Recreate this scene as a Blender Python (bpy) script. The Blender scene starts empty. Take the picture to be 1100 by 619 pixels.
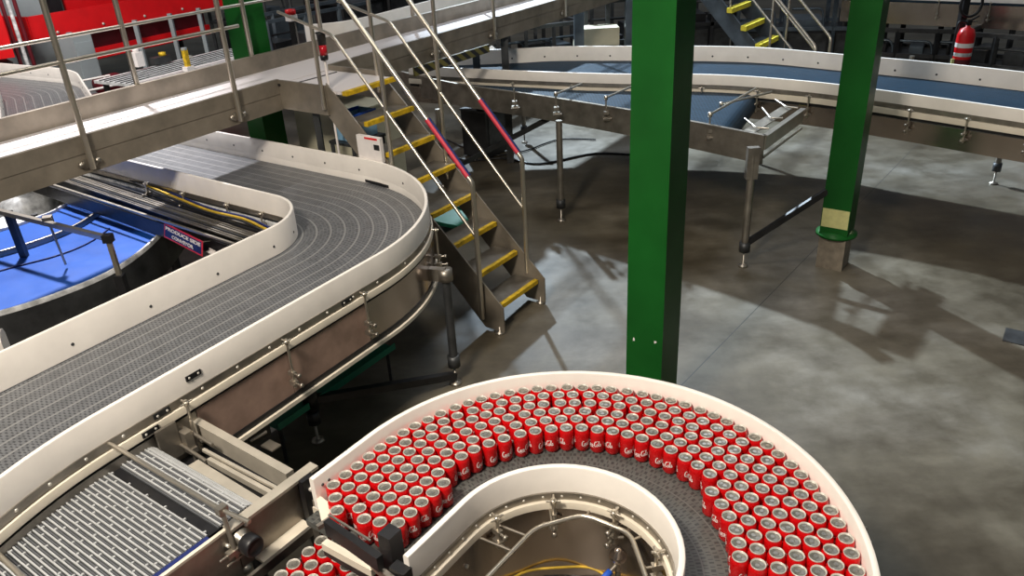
import bpy, math, random
import numpy as np
from mathutils import Vector, Matrix
random.seed(7)
SC = bpy.context.scene; COL = SC.collection
# ------------------------------------------------------------ camera and site axes
F = 850.0; CX, CY = 550.0, 309.5; H = 3.2
TH = math.radians(26.938); RO = math.radians(3.256)
fw = np.array([0, math.cos(TH), -math.sin(TH)]); dn = np.array([0, -math.sin(TH), -math.cos(TH)]); rt = np.array([1., 0, 0])
ci = math.cos(RO)*rt + math.sin(RO)*dn; cj = -math.sin(RO)*rt + math.cos(RO)*dn
def W(u, v, z):                      # photograph bearing -> point at height z in the hall
    d = fw*F + ci*(u-CX) + cj*(v-CY); t = (z-H)/d[2]
    return Vector((d[0]*t, d[1]*t, z))
GA = math.radians(53.4)
A = Vector((math.cos(GA), math.sin(GA), 0)); B = Vector((math.sin(GA), -math.cos(GA), 0)); Z = Vector((0, 0, 1))
def G(a, b, z): return A*a + B*b + Z*z   # hall grid: a along the walkway, b down the stairs
cam = bpy.data.cameras.new('camera'); co = bpy.data.objects.new('camera', cam); COL.objects.link(co); SC.camera = co
cam.sensor_width = 36; cam.lens = F/1100*36; cam.clip_end = 200; cam.clip_start = .05
M4 = Matrix.Identity(4)
for r in range(3):
    M4[r][0] = ci[r]; M4[r][1] = -cj[r]; M4[r][2] = -fw[r]
M4[2][3] = H
co.matrix_world = M4

# ------------------------------------------------------------ materials
class NT:
    def __init__(s, name):
        m = bpy.data.materials.new(name); m.use_nodes = True; s.m = m; s.t = m.node_tree
        s.b = s.t.nodes['Principled BSDF']
    def n(s, typ, **k):
        x = s.t.nodes.new(typ)
        for a, v in k.items():
            if a in x.inputs.keys(): x.inputs[a].default_value = v
            else: setattr(x, a, v)
        return x
    def l(s, a, b): s.t.links.new(a, b)
    def math(s, op, a, b=None, c=None):
        x = s.n('ShaderNodeMath', operation=op)
        for i, v in enumerate((a, b, c)):
            if v is None: continue
            if isinstance(v, (int, float)): x.inputs[i].default_value = v
            else: s.l(v, x.inputs[i])
        return x.outputs[0]
    def mix(s, f, a, b):
        x = s.n('ShaderNodeMix', data_type='RGBA')
        for i, v in ((0, f), (6, a), (7, b)):
            if isinstance(v, (int, float)): x.inputs[i].default_value = v
            elif isinstance(v, tuple): x.inputs[i].default_value = (*v, 1) if len(v) == 3 else v
            else: s.l(v, x.inputs[i])
        return x.outputs[2]
    def ramp(s, f, stops):
        x = s.n('ShaderNodeValToRGB'); e = x.color_ramp.elements
        while len(e) < len(stops): e.new(.5)
        for i, (p, c) in enumerate(stops):
            e[i].position = p; e[i].color = (*c, 1) if len(c) == 3 else c
        s.l(f, x.inputs[0]); return x.outputs[0]
    def noise(s, scale, detail=4, rough=.55, obj=True, stretch=None):
        tc = s.n('ShaderNodeTexCoord'); x = s.n('ShaderNodeTexNoise'); x.inputs['Scale'].default_value = scale
        x.inputs['Detail'].default_value = detail; x.inputs['Roughness'].default_value = rough
        src = tc.outputs['Object']
        if stretch:
            mp = s.n('ShaderNodeMapping'); mp.inputs['Scale'].default_value = stretch[:3]
            if len(stretch) > 3: mp.inputs['Rotation'].default_value = (0, 0, stretch[3])
            s.l(src, mp.inputs[0]); src = mp.outputs[0]
        s.l(src, x.inputs['Vector']); return x.outputs[0]
    def bump(s, h, strength=.3, dist=.01):
        x = s.n('ShaderNodeBump'); x.inputs['Strength'].default_value = strength; x.inputs['Distance'].default_value = dist
        s.l(h, x.inputs['Height']); s.l(x.outputs[0], s.b.inputs['Normal'])
def plain(name, c, rough=.5, metal=0., var=.12, scale=9, spec=.5, coat=0, rv=.1):
    t = NT(name); nz = t.noise(scale)
    lo = tuple(max(0, x*(1-var*1.6)) for x in c); hi = tuple(min(1, x*(1+var)) for x in c)
    t.l(t.ramp(nz, [(.3, lo), (.7, hi)]), t.b.inputs['Base Color'])
    t.b.inputs['Metallic'].default_value = metal
    r = t.math('MULTIPLY_ADD', t.noise(scale*2.3), rv*2, rough-rv); t.l(r, t.b.inputs['Roughness'])
    t.b.inputs['Specular IOR Level'].default_value = spec
    if coat: t.b.inputs['Coat Weight'].default_value = coat; t.b.inputs['Coat Roughness'].default_value = .1
    return t.m
def glow(name, c, e):
    t = NT(name); t.b.inputs['Base Color'].default_value = (*c, 1); t.b.inputs['Emission Color'].default_value = (*c, 1)
    t.b.inputs['Emission Strength'].default_value = e; return t.m
def belt(name, base, line, dark, pv, pu, lw=.12, rough=.45, spec=.5):
    t = NT(name); uv = t.n('ShaderNodeUVMap'); sp = t.n('ShaderNodeSeparateXYZ'); t.l(uv.outputs[0], sp.inputs[0])
    u, v = sp.outputs[0], sp.outputs[1]
    fv = t.math('FRACT', t.math('DIVIDE', v, pv)); isl = t.math('LESS_THAN', fv, lw)
    col = t.math('FLOOR', t.math('DIVIDE', v, pv/4))
    sh = t.math('MULTIPLY', t.math('MODULO', col, 2.), .5)
    fu = t.math('FRACT', t.math('ADD', t.math('DIVIDE', u, pu), sh)); gap = t.math('LESS_THAN', fu, .36)
    fc = t.math('FRACT', t.math('DIVIDE', v, pv/4)); gg = t.math('MULTIPLY', gap, t.math('GREATER_THAN', fc, .28))
    gg = t.math('MULTIPLY', gg, t.math('SUBTRACT', 1., isl))
    nz = t.noise(14)
    b1 = t.ramp(nz, [(.3, tuple(x*.8 for x in base)), (.7, tuple(x*1.15 for x in base))])
    c = t.mix(gg, b1, dark); c = t.mix(isl, c, line); t.l(c, t.b.inputs['Base Color'])
    t.b.inputs['Roughness'].default_value = rough; t.b.inputs['Specular IOR Level'].default_value = spec
    t.bump(t.math('SUBTRACT', 1., gg), .5, .004); return t.m
M = {}
M['steel'] = plain('stainless_steel', (.44, .40, .345), .38, .88, .12, 6)
M['steel_d'] = plain('dull_stainless_steel', (.34, .31, .27), .42, .85, .2, 7)
M['panel'] = plain('polished_stainless_panel', (.52, .44, .385), .2, .95, .10, 3, rv=.06)
M['copper'] = plain('brown_filmed_panel', (.46, .31, .25), .42, .35, .16, 7)
M['beam'] = plain('walkway_grey_paint', (.26, .225, .18), .42, .35, .18, 5)
M['rail'] = plain('brushed_tube', (.60, .55, .47), .30, .9, .03, 8, rv=.03)
M['white'] = plain('white_polymer', (.88, .83, .775), .42, 0, .04, 5, .4)
M['cream'] = plain('cream_polymer', (.72, .65, .54), .45, 0, .06, 5, .4)
M['black'] = plain('black_plastic', (.012, .012, .014), .4, 0, .3, 9)
M['dark'] = plain('dark_painted_steel', (.028, .028, .030), .4, .3, .3, 5)
M['iron'] = plain('dark_grey_steel', (.075, .078, .082), .45, .6, .3, 5)
M['bright'] = plain('pale_brushed_steel', (.56, .51, .43), .45, .45, .10, 7)
M['blueg'] = plain('blue_grey_steel', (.12, .15, .18), .4, .6, .25, 3)
M['green'] = plain('green_gloss_paint', (.009, .094, .015), .38, 0, .14, 2.2, .18, rv=.05)
M['teal'] = plain('green_tray_paint', (.006, .21, .125), .5, 0, .12, 3)
M['teal_b'] = plain('bright_green_tray_paint', (.005, .17, .095), .5, 0, .12, 3)
M['yellow'] = plain('yellow_safety_paint', (.62, .40, .008), .6, 0, .25, 22)
M['yellow_p'] = plain('pale_yellow_nosing_paint', (.78, .66, .05), .6, 0, .12, 22)
M['yel_c'] = plain('yellow_cable_sheath', (.55, .36, .03), .5, 0, .2, 20)
M['pale'] = plain('pale_yellow_label', (.62, .60, .26), .6, 0, .08, 20)
M['red'] = plain('red_painted_sheet', (.70, .008, .012), .35, 0, .08, 3)
M['dred'] = plain('maroon_and_shaded_red', (.12, .008, .015), .4, 0, .2, 3)  # maroon paint, and red with the machine interior's shade in its colour
M['canred'] = plain('red_can_lacquer', (.58, .004, .006), .26, .15, .05, 20, .5)
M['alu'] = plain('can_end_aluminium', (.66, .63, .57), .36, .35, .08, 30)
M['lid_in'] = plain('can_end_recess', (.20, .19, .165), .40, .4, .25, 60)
M['alu_d'] = plain('can_tab_aluminium', (.36, .34, .31), .35, .85, .08, 30)
M['ink'] = plain('white_print', (.85, .80, .78), .45, 0, .03, 20)
M['navy'] = plain('navy_sign_face', (.010, .020, .12), .5, 0, .08, 20)
M['pinkred'] = plain('red_sign_border', (.60, .03, .06), .5, 0, .08, 20)
M['bluebelt'] = plain('blue_belt', (.009, .075, .36), .45, 0, .08, 3)
M['blue'] = plain('blue_plastic', (.02, .10, .55), .4, 0, .08, 8)
M['crate'] = plain('light_blue_plastic', (.22, .42, .62), .5, 0, .15, 8)
M['plastic_bag'] = plain('pale_grey_wrap', (.66, .67, .68), .35, 0, .3, 14)
M['beige'] = plain('beige_sheet', (.60, .57, .43), .6, 0, .12, 3)
M['concrete_pad'] = plain('bare_concrete', (.26, .22, .17), .8, 0, .2, 12)
M['greycab'] = plain('light_grey_cabinet', (.30, .34, .36), .5, 0, .1, 2)
M['lens'] = plain('red_beacon_lens', (.45, .01, .02), .15, 0, .05, 10)
M['lamp'] = glow('lit_lamp', (1, .96, .9), 12)
M['belt1'] = belt('grey_modular_belt', (.146, .150, .158), (.235, .235, .235), (.055, .056, .062), .098, .022, .13, .42)
M['belt2'] = belt('dark_grey_modular_belt', (.088, .092, .086), (.115, .118, .112), (.036, .038, .037), .10, .025, .05, .45)
M['belt3'] = belt('blue_modular_belt', (.014, .036, .062), (.018, .046, .078), (.006, .014, .025), .10, .03, .08, .55, .12)
M['belt4'] = belt('pale_modular_belt', (.34, .35, .40), (.42, .43, .48), (.20, .20, .24), .085, .025, .10, .5)
M['slat'] = plain('pale_grey_belt_slat', (.46, .47, .48), .45, .1, .06, 12)
M['slat_m'] = plain('mid_grey_belt_link', (.10, .105, .115), .45, .1, .06, 12)
def deckmat():
    t = NT('dimpled_white_deck'); tc = t.n('ShaderNodeTexCoord'); v = t.n('ShaderNodeTexVoronoi'); v.inputs['Scale'].default_value = 42
    v.inputs['Randomness'].default_value = 0.; mp = t.n('ShaderNodeMapping'); mp.inputs['Rotation'].default_value = (0, 0, GA)
    t.l(tc.outputs['Object'], mp.inputs[0]); t.l(mp.outputs[0], v.inputs['Vector'])
    d = t.math('LESS_THAN', v.outputs['Distance'], .22)
    t.l(t.mix(d, (.74, .69, .69), (.56, .51, .51)), t.b.inputs['Base Color']); t.b.inputs['Metallic'].default_value = .05
    t.b.inputs['Roughness'].default_value = .38; return t.m
M['deck'] = deckmat()
def hazard():
    t = NT('black_yellow_hazard_tape'); uv = t.n('ShaderNodeUVMap'); sp = t.n('ShaderNodeSeparateXYZ'); t.l(uv.outputs[0], sp.inputs[0])
    f = t.math('FRACT', t.math('DIVIDE', t.math('ADD', sp.outputs[0], sp.outputs[1]), .16))
    t.l(t.mix(t.math('LESS_THAN', f, .5), (.008, .008, .010), (.16, .14, .03)), t.b.inputs['Base Color']); return t.m
M['hazard'] = hazard()
def floormat():
    t = NT('worn_concrete_floor'); tc = t.n('ShaderNodeTexCoord')
    n1 = t.noise(.55, 6, .6, stretch=(1, 1, 1)); n2 = t.noise(2.6, 8, .65); n3 = t.noise(13, 6, .7)
    n4 = t.noise(.9, 7, .68, stretch=(.5, 1.3, 1, math.radians(-30)))
    base = t.ramp(n1, [(.34, (.085, .070, .046)), (.5, (.150, .132, .098)), (.66, (.228, .212, .182))])
    st = t.ramp(n2, [(.34, (.45, .42, .36)), (.56, (.95, .94, .92)), (.72, (1.2, 1.18, 1.14))])
    x = t.n('ShaderNodeMix', data_type='RGBA', blend_type='MULTIPLY'); x.inputs[0].default_value = .75
    t.l(base, x.inputs[6]); t.l(st, x.inputs[7])
    sm = t.ramp(n4, [(.42, (.42, .37, .31)), (.58, (1, 1, 1))])
    y = t.n('ShaderNodeMix', data_type='RGBA', blend_type='MULTIPLY'); y.inputs[0].default_value = .6
    t.l(x.outputs[2], y.inputs[6]); t.l(sm, y.inputs[7])
    # saw-cut joints on the hall grid
    mp = t.n('ShaderNodeMapping'); mp.inputs['Rotation'].default_value = (0, 0, -math.radians(50.9)); t.l(tc.outputs['Object'], mp.inputs[0])
    sp = t.n('ShaderNodeSeparateXYZ'); t.l(mp.outputs[0], sp.inputs[0])
    ja = t.math('LESS_THAN', t.math('FRACT', t.math('DIVIDE', t.math('ADD', sp.outputs[1], 60.-2.023), 6.0)), .0013)
    c = t.mix(ja, y.outputs[2], (.05, .046, .04))
    t.l(c, t.b.inputs['Base Color'])
    r = t.math('MULTIPLY_ADD', n2, .42, .16); r = t.math('MULTIPLY_ADD', n3, .14, r); t.l(r, t.b.inputs['Roughness'])
    t.b.inputs['Specular IOR Level'].default_value = .55
    t.bump(n3, .08, .004); return t.m
M['floor'] = floormat()

# ------------------------------------------------------------ mesh building
class MB:
    def __init__(s): s.v = []; s.f = []; s.uv = {}; s.sm = set(); s.sw = False
    def add(s, vs, fs, smooth=False, uvs=None):
        o = len(s.v); s.v += [tuple(x) for x in vs]
        for i, f in enumerate(fs):
            if smooth: s.sm.add(len(s.f))
            if uvs: s.uv[len(s.f)] = uvs[i]
            s.f.append(tuple(o+k for k in f))
        return s
    def obox(s, c, ax, ay, az):      # centre + three half-extent vectors
        c = Vector(c); vs = [c + ax*i + ay*j + az*k for k in (-1, 1) for j in (-1, 1) for i in (-1, 1)]
        if ax.cross(ay).dot(az) < 0:
            return s.add(vs, [(1, 3, 2, 0), (5, 4, 6, 7), (4, 5, 1, 0), (5, 7, 3, 1), (7, 6, 2, 3), (6, 4, 0, 2)])
        return s.add(vs, [(0, 2, 3, 1), (4, 5, 7, 6), (0, 1, 5, 4), (1, 3, 7, 5), (3, 2, 6, 7), (2, 0, 4, 6)])
    def gbox(s, a0, a1, b0, b1, z0, z1, da=0):   # box on the hall grid
        return s.obox(G((a0+a1)/2, (b0+b1)/2, (z0+z1)/2), A*(a1-a0)/2, B*(b1-b0)/2, Z*(z1-z0)/2)
    def bar(s, p, q, w, h, up=Z):    # rectangular bar; h measured along up
        p, q = Vector(p), Vector(q); d = (q-p); L = d.length; d = d/L
        x = d.cross(up)
        if x.length < 1e-4: x = d.cross(Vector((1, 0, 0)) if abs(d.x) < .9 else Vector((0, 1, 0)))
        x.normalize(); y = x.cross(d)
        return s.obox((p+q)/2, d*L/2, x*w/2, y*h/2)
    def tube(s, pts, r, n=8, bend=0.0, cap=True):
        P = [Vector(p) for p in pts]
        if bend > 0 and len(P) > 2:
            Q = [P[0]]
            for i in range(1, len(P)-1):
                a, b, c = P[i-1], P[i], P[i+1]
                d1 = (a-b); d2 = (c-b); k = min(bend, d1.length*.45, d2.length*.45)
                p1 = b+d1.normalized()*k; p2 = b+d2.normalized()*k
                for t in (0, .25, .5, .75, 1): Q.append(p1*(1-t)**2 + b*2*t*(1-t) + p2*t*t)
            P = Q+[P[-1]]
        vs = []; fs = []; N = len(P); prev = None
        for i, p in enumerate(P):
            d = (P[min(i+1, N-1)]-P[max(i-1, 0)]).normalized()
            if prev is None:
                x = d.orthogonal().normalized()
            else:
                x = (prev - d*prev.dot(d)).normalized()
            prev = x; y = d.cross(x)
            rr = r[i] if isinstance(r, (list, tuple)) else r
            for k in range(n):
                a = 2*math.pi*k/n; vs.append(p + (x*math.cos(a)+y*math.sin(a))*rr)
        for i in range(N-1):
            for k in range(n):
                k2 = (k+1) % n; fs.append((i*n+k, i*n+k2, (i+1)*n+k2, (i+1)*n+k))
        s.add(vs, fs, True)
        if cap:
            s.add([vs[k] for k in range(n)], [tuple(range(n))[::-1]]); s.add([vs[(N-1)*n+k] for k in range(n)], [tuple(range(n))])
        return s
    def lathe(s, prof, n=20, c=(0, 0, 0), ax=Z, cap=False):
        ax = Vector(ax).normalized(); x = ax.orthogonal().normalized(); y = ax.cross(x); c = Vector(c); vs = []; fs = []
        for r, z in prof:
            for k in range(n):
                a = 2*math.pi*k/n; vs.append(c + ax*z + (x*math.cos(a)+y*math.sin(a))*r)
        for i in range(len(prof)-1):
            for k in range(n):
                k2 = (k+1) % n; fs.append((i*n+k, i*n+k2, (i+1)*n+k2, (i+1)*n+k))
        s.add(vs, fs, True)
        if cap:
            m = len(prof)-1
            s.add([vs[k] for k in range(n)], [tuple(range(n))[::-1]]); s.add([vs[m*n+k] for k in range(n)], [tuple(range(n))])
        return s
    def sweep(s, path, prof, smooth=True, closed=True):   # path of (x,y); profile of (n,z), n to the left
        N = len(path); m = len(prof); vs = []; fs = []; us = []; L = 0
        nrm = normals(path); ll = [0]
        for i in range(1, N): ll.append(ll[-1]+math.hypot(path[i][0]-path[i-1][0], path[i][1]-path[i-1][1]))
        pl = [0]
        for j in range(1, m): pl.append(pl[-1]+math.hypot(prof[j][0]-prof[j-1][0], prof[j][1]-prof[j-1][1]))
        for i in range(N):
            for j in range(m):
                q = prof[j]; z = q[1]
                vs.append((path[i][0]+nrm[i][0]*q[0], path[i][1]+nrm[i][1]*q[0], z + (path[i][2] if len(path[i]) > 2 else 0)))
        for i in range(N-1):
            for j in range(m if closed else m-1):
                j2 = (j+1) % m
                fs.append((i*m+j, (i+1)*m+j, (i+1)*m+j2, i*m+j2))
                p2 = pl[j2] if j2 else pl[-1]+.02
                us.append([(ll[i], pl[j]), (ll[i+1], pl[j]), (ll[i+1], p2), (ll[i], p2)])
        s.sw = True
        if closed:
            ar = sum(prof[j][0]*prof[(j+1) % m][1]-prof[(j+1) % m][0]*prof[j][1] for j in range(m))
            if ar > 0: fs = [f[::-1] for f in fs]; us = [u[::-1] for u in us]
        else:
            fs = [f[::-1] for f in fs]; us = [u[::-1] for u in us]
            if prof[0][0] < prof[-1][0]: pass
        s.add(vs, fs, False, us)
        if closed: s.add([vs[j] for j in range(m)], [tuple(range(m))]); s.add([vs[(N-1)*m+j] for j in range(m)], [tuple(range(m))[::-1]])
        return s
    def build(s, name, mat, parent=None, origin=None, smooth=None):
        me = bpy.data.meshes.new(name)
        o = Vector(origin) if origin is not None else None
        vs = [(v[0]-o.x, v[1]-o.y, v[2]-o.z) for v in s.v] if o else s.v
        me.from_pydata(vs, [], s.f); me.materials.append(M[mat] if isinstance(mat, str) else mat)
        if s.uv:
            uvl = me.uv_layers.new(name='UVMap')
            for i, p in enumerate(me.polygons):
                if i in s.uv:
                    for k, li in enumerate(p.loop_indices): uvl.data[li].uv = s.uv[i][k]
        if s.sm:
            for i, p in enumerate(me.polygons): p.use_smooth = i in s.sm
        if s.sw: smooth = 28
        if smooth:
            me.polygons.foreach_set('use_smooth', [True]*len(me.polygons)); me.set_sharp_from_angle(angle=math.radians(smooth))
        me.update()
        ob = bpy.data.objects.new(name, me); COL.objects.link(ob)
        if o: ob.location = o
        if parent:
            ob.parent = parent; pl = absloc(parent)
            ob.location = (o if o else Vector((0, 0, 0))) - pl
        return ob
def absloc(o):
    l = Vector(o.location)
    while o.parent: o = o.parent; l += Vector(o.location)
    return l
def normals(path):
    N = len(path); out = []
    for i in range(N):
        dx = path[min(i+1, N-1)][0]-path[max(i-1, 0)][0]; dy = path[min(i+1, N-1)][1]-path[max(i-1, 0)][1]
        l = math.hypot(dx, dy); out.append((-dy/l, dx/l))
    return out
def turtle(x, y, hd, cmds, step=.06):
    pts = [(x, y)]; h = math.radians(hd)
    for c in cmds:
        if c[0] == 's':
            n = max(1, int(c[1]/.3))
            for k in range(n): x += math.cos(h)*c[1]/n; y += math.sin(h)*c[1]/n; pts.append((x, y))
        else:
            R, ang = c[1], math.radians(c[2]); n = max(2, int(abs(ang)*R/step)); sg = 1 if ang > 0 else -1
            cx, cy = x-math.sin(h)*R*sg, y+math.cos(h)*R*sg
            for k in range(1, n+1):
                hh = h+ang*k/n; pts.append((cx+math.sin(hh)*R*sg, cy-math.cos(hh)*R*sg))
            h += ang; x, y = pts[-1]
    return pts
def spline(P, n=10):
    out = []
    for i in range(len(P)-1):
        p0, p1, p2, p3 = [np.array(P[max(0, min(len(P)-1, k))], float) for k in (i-1, i, i+1, i+2)]
        for k in range(n):
            t = k/n; out.append(tuple(.5*((2*p1)+(-p0+p2)*t+(2*p0-5*p1+4*p2-p3)*t*t+(-p0+3*p1-3*p2+p3)*t**3)))
    out.append(tuple(P[-1])); return out
def offset(path, d):
    return [(p[0]+n[0]*d, p[1]+n[1]*d) for p, n in zip(path, normals(path))]
def resample(path, s):   # point and heading at arclength s
    for i in range(len(path)-1):
        l = math.hypot(path[i+1][0]-path[i][0], path[i+1][1]-path[i][1])
        if s <= l or i == len(path)-2:
            t = s/l; return (path[i][0]+(path[i+1][0]-path[i][0])*t, path[i][1]+(path[i+1][1]-path[i][1])*t), math.atan2(path[i+1][1]-path[i][1], path[i+1][0]-path[i][0])
        s -= l
def length(path): return sum(math.hypot(path[i+1][0]-path[i][0], path[i+1][1]-path[i][1]) for i in range(len(path)-1))
def thing(name, label, cat, loc=(0, 0, 0), group=None):
    o = bpy.data.objects.new(name, None); COL.objects.link(o); o.location = loc; o.empty_display_size = .1
    o['label'] = label; o['category'] = cat
    if group: o['group'] = group
    return o
def tag(o, label, cat, group=None):
    o['label'] = label; o['category'] = cat
    if group: o['group'] = group
    return o
def struct(o): o['kind'] = 'structure'; return o
def rc(n0, n1, z0, z1, r=.008):   # rounded-top rectangle profile
    a, b = min(n0, n1), max(n0, n1)
    return [(a, z0), (b, z0), (b, z1-r), (b-r*.3, z1-r*.3), (b-r, z1), (a+r, z1), (a+r*.3, z1-r*.3), (a, z1-r)]
def rect(n0, n1, z0, z1): a, b = min(n0, n1), max(n0, n1); return [(a, z0), (b, z0), (b, z1), (a, z1)]

# ------------------------------------------------------------ floor
fl = MB().add([(-30, -6, 0), (34, -6, 0), (34, 44, 0), (-30, 44, 0)], [(0, 1, 2, 3)]).build('floor', 'floor'); struct(fl)

# ------------------------------------------------------------ guide-rail clamps
def clamp(parent, p, out, top, low, name='guide_bracket'):
    """p: point on rail outer face (x,y); out: outward unit vector; vertical rod from low to top with cross pins"""
    out = Vector((out[0], out[1], 0)); side = out.cross(Z); q = Vector((p[0], p[1], 0))
    m = MB(); rod = q+out*.035
    m.tube([rod+Z*low, rod+Z*(top+.012)], .0075, 8)
    m.tube([q+out*.002+Z*top, rod+out*.02+Z*top], .006, 6)
    m.tube([rod-side*.03+Z*(top-.004), rod+side*.03+Z*(top-.004)], .005, 6)
    m.lathe([(0, 0), (.013, 0), (.013, .02), (0, .02)], 8, rod+Z*(top-.015), Z)
    b = m.build(name, 'rail', parent)
    k = MB()
    zz = low+.03
    k.obox(q+out*.03+Z*zz, out*.022, side*.014, Z*.014); k.obox(q+out*.03+Z*(zz+.06), out*.022, side*.012, Z*.012)
    k.tube([q+out*.01-side*.03+Z*zz, q+out*.05+side*.02+Z*zz], .007, 6)
    k.obox(q+out*.03+Z*(zz+.03), out*.006, side*.006, Z*.04)
    k.tube([q+out*.0+Z*(zz+.06), q+out*.075+Z*(zz+.06)], .0055, 6); k.tube([q+out*.0+Z*(zz), q+out*.085+Z*(zz)], .0055, 6)
    k.lathe([(.0, 0), (.012, 0), (.012, .014), (0, .014)], 6, q+out*.075+Z*(zz+.06), out)
    k.lathe([(.0, 0), (.012, 0), (.012, .014), (0, .014)], 6, q+out*.08+Z*zz, out)
    k.build('clamp_block', 'steel', b)
    return b
_bm = {}
def bolts(path, d, z, every, start, parent, mat='iron', r=.006, sgn=1, name='bolt', off=.0):
    L = length(path); s = start; key = (mat, r)
    while s < L:
        (x, y), h = resample(path, s); n = Vector((-math.sin(h), math.cos(h), 0))
        if key not in _bm:
            ob = MB().lathe([(r*1.15, 0), (r, .003), (r*.3, .0042), (0, .0042)], 10, (0, 0, 0), X1).build(name, mat); _bm[key] = ob.data; 
        else:
            ob = bpy.data.objects.new(name, _bm[key]); COL.objects.link(ob)
        ob.parent = parent; ob.location = Vector((x, y, z))+n*(d+off*sgn)-absloc(parent); ob.rotation_euler = (0, 0, h+math.pi/2*sgn); s += every
X1 = Vector((1, 0, 0))
def foot_leg(parent, p, ztop, r=.022, mat='steel_d', name='leg'):
    p = Vector((p[0], p[1], 0)); m = MB()
    m.tube([p+Z*.16, p+Z*ztop], r, 10)
    l = m.build(name, mat, parent)
    k = MB(); k.lathe([(0, .0), (.045, .0), (.042, .014), (.018, .022), (.009, .03), (.009, .17), (0, .17)], 14, p); k.build('levelling_foot', 'steel', l)
    k = MB(); k.lathe([(r, 0), (r*1.5, 0), (r*1.5, .09), (r, .09)], 12, p+Z*.15, Z, True); k.build('leg_collar', 'iron', l)
    return l

# ------------------------------------------------------------ big grey S-curve conveyor
C1 = (-1.955, 5.055); RM = .94; HW = .45
h0 = math.radians(56)
T1 = (C1[0]+RM*math.sin(h0), C1[1]-RM*math.cos(h0))
back = turtle(T1[0], T1[1], 56+180, [('s', 1.78), ('a', 2.2, 16), ('s', 1.1)])[::-1]
fwd = turtle(T1[0], T1[1], 56, [('a', RM, 88), ('s', 3.75), ('a', 1.0, -24), ('s', 2.3), ('a', 1.2, 30), ('s', 2.0)])
PC = back[:-1]+fwd
big = thing('belt_conveyor', 'large empty grey belt conveyor bending under the walkway, between tall white guide rails', 'conveyor', (T1[0], T1[1], 0))
o_ = MB().sweep(PC, rect(-HW-.005, HW+.005, 1.06, 1.10)).build('modular_belt', 'belt1', big)
ZT = 1.30
pr = MB().sweep(PC, rc(-HW-.024, -HW, 1.155, ZT)).build('outer_guide_rail', 'white', big)
MB().sweep(PC, rc(-HW-.012, -HW, 1.10, 1.155, .002)).build('outer_rail_skirt', 'white', pr)
MB().sweep(PC, rect(-HW-.030, -HW-.012, 1.118, 1.157)).build('rail_backing_strip', 'steel_d', pr)
bolts(PC, -HW-.030, 1.138, .21, .1, pr, 'alu', .007, -1, 'bolt_row')
MB().sweep(PC, rc(-HW-.040, -HW-.008, 1.070, 1.112, .004)).build('outer_wear_strip', 'cream', big)
MB().sweep(PC, rect(-HW-.022, -HW-.006, 1.048, 1.070)).build('outer_gap_shade', 'black', big)  # black strip fills the gap, standing in for its shade
# side panels: one sheet per stretch
segs = [('panel', 0, .34, 'steel_d'), ('panel', .345, .52, 'copper'), ('panel', .525, .60, 'copper'), ('panel', .605, .78, 'panel'), ('panel', .785, 1.0, 'panel')]
Lp = length(PC)
def sub(path, s0, s1, step=.05):
    n = max(2, int((s1-s0)/step)); return [resample(path, s0+(s1-s0)*k/n)[0] for k in range(n+1)]
sT1 = length(back)
cuts = [(0, sT1-1.36, 'steel_d'), (sT1-1.355, sT1-.78, 'copper'), (sT1-.775, sT1-.16, 'copper'), (sT1-.155, sT1+.55, 'panel'), (sT1+.555, sT1+1.44, 'panel'), (sT1+1.445, Lp, 'steel_d')]
for a_, b_, mt in cuts:
    sp_ = MB().sweep(sub(PC, a_, b_), rect(-HW-.030, -HW-.024, .80, 1.050)).build('side_panel', mt, big)
    if mt == 'copper': sp_['label'] = 'brownish side sheet still in its protective film'
MB().sweep(PC, rect(-HW-.035, -HW-.012, .768, .80)).build('lower_seal', 'black', big)
MB().sweep(PC, rect(-HW-.050, -HW-.01, .742, .766)).build('lower_edge_angle', 'cream', big)
# inner rail
ir = MB().sweep(PC, rc(HW, HW+.024, 1.105, ZT)).build('inner_guide_rail', 'white', big)
bolts(sub(PC, .6, Lp-.2), HW, 1.17, .47, .1, ir, 'iron', .008, -1)
bolts(sub(PC, .4, Lp-.2), -HW, 1.20, .40, .2, pr, 'iron', .008, 1)
MB().sweep(PC, rect(HW+.012, HW+.03, 1.10, 1.14)).build('rail_backing_strip', 'steel_d', ir)
MB().sweep(PC, rc(HW+.028, HW+.05, 1.05, 1.085, .003)).build('inner_wear_strip', 'plastic_bag', big)
MB().sweep(PC, rect(HW+.008, HW+.018, .80, 1.06)).build('inner_side_panel', 'iron', big)
MB().sweep(PC, rect(-HW+.02, HW-.02, .98, 1.0)).build('return_pan', 'dark', big)
for s_ in (sT1-1.42, sT1-.80, sT1-.20, sT1+.50, sT1+1.12, sT1+1.75):
    (x, y), h = resample(PC, s_); out = (math.sin(h), -math.cos(h))
    clamp(big, (x+out[0]*(HW+.04), y+out[1]*(HW+.04)), out, 1.15, .86)
for s_ in (sT1+1.55, sT1+1.95, sT1+2.5, sT1+3.0):
    (x, y), h = resample(PC, s_); out = (-math.sin(h), math.cos(h))
    clamp(big, (x+out[0]*(HW+.05), y+out[1]*(HW+.05)), out, 1.16, .98)
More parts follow.
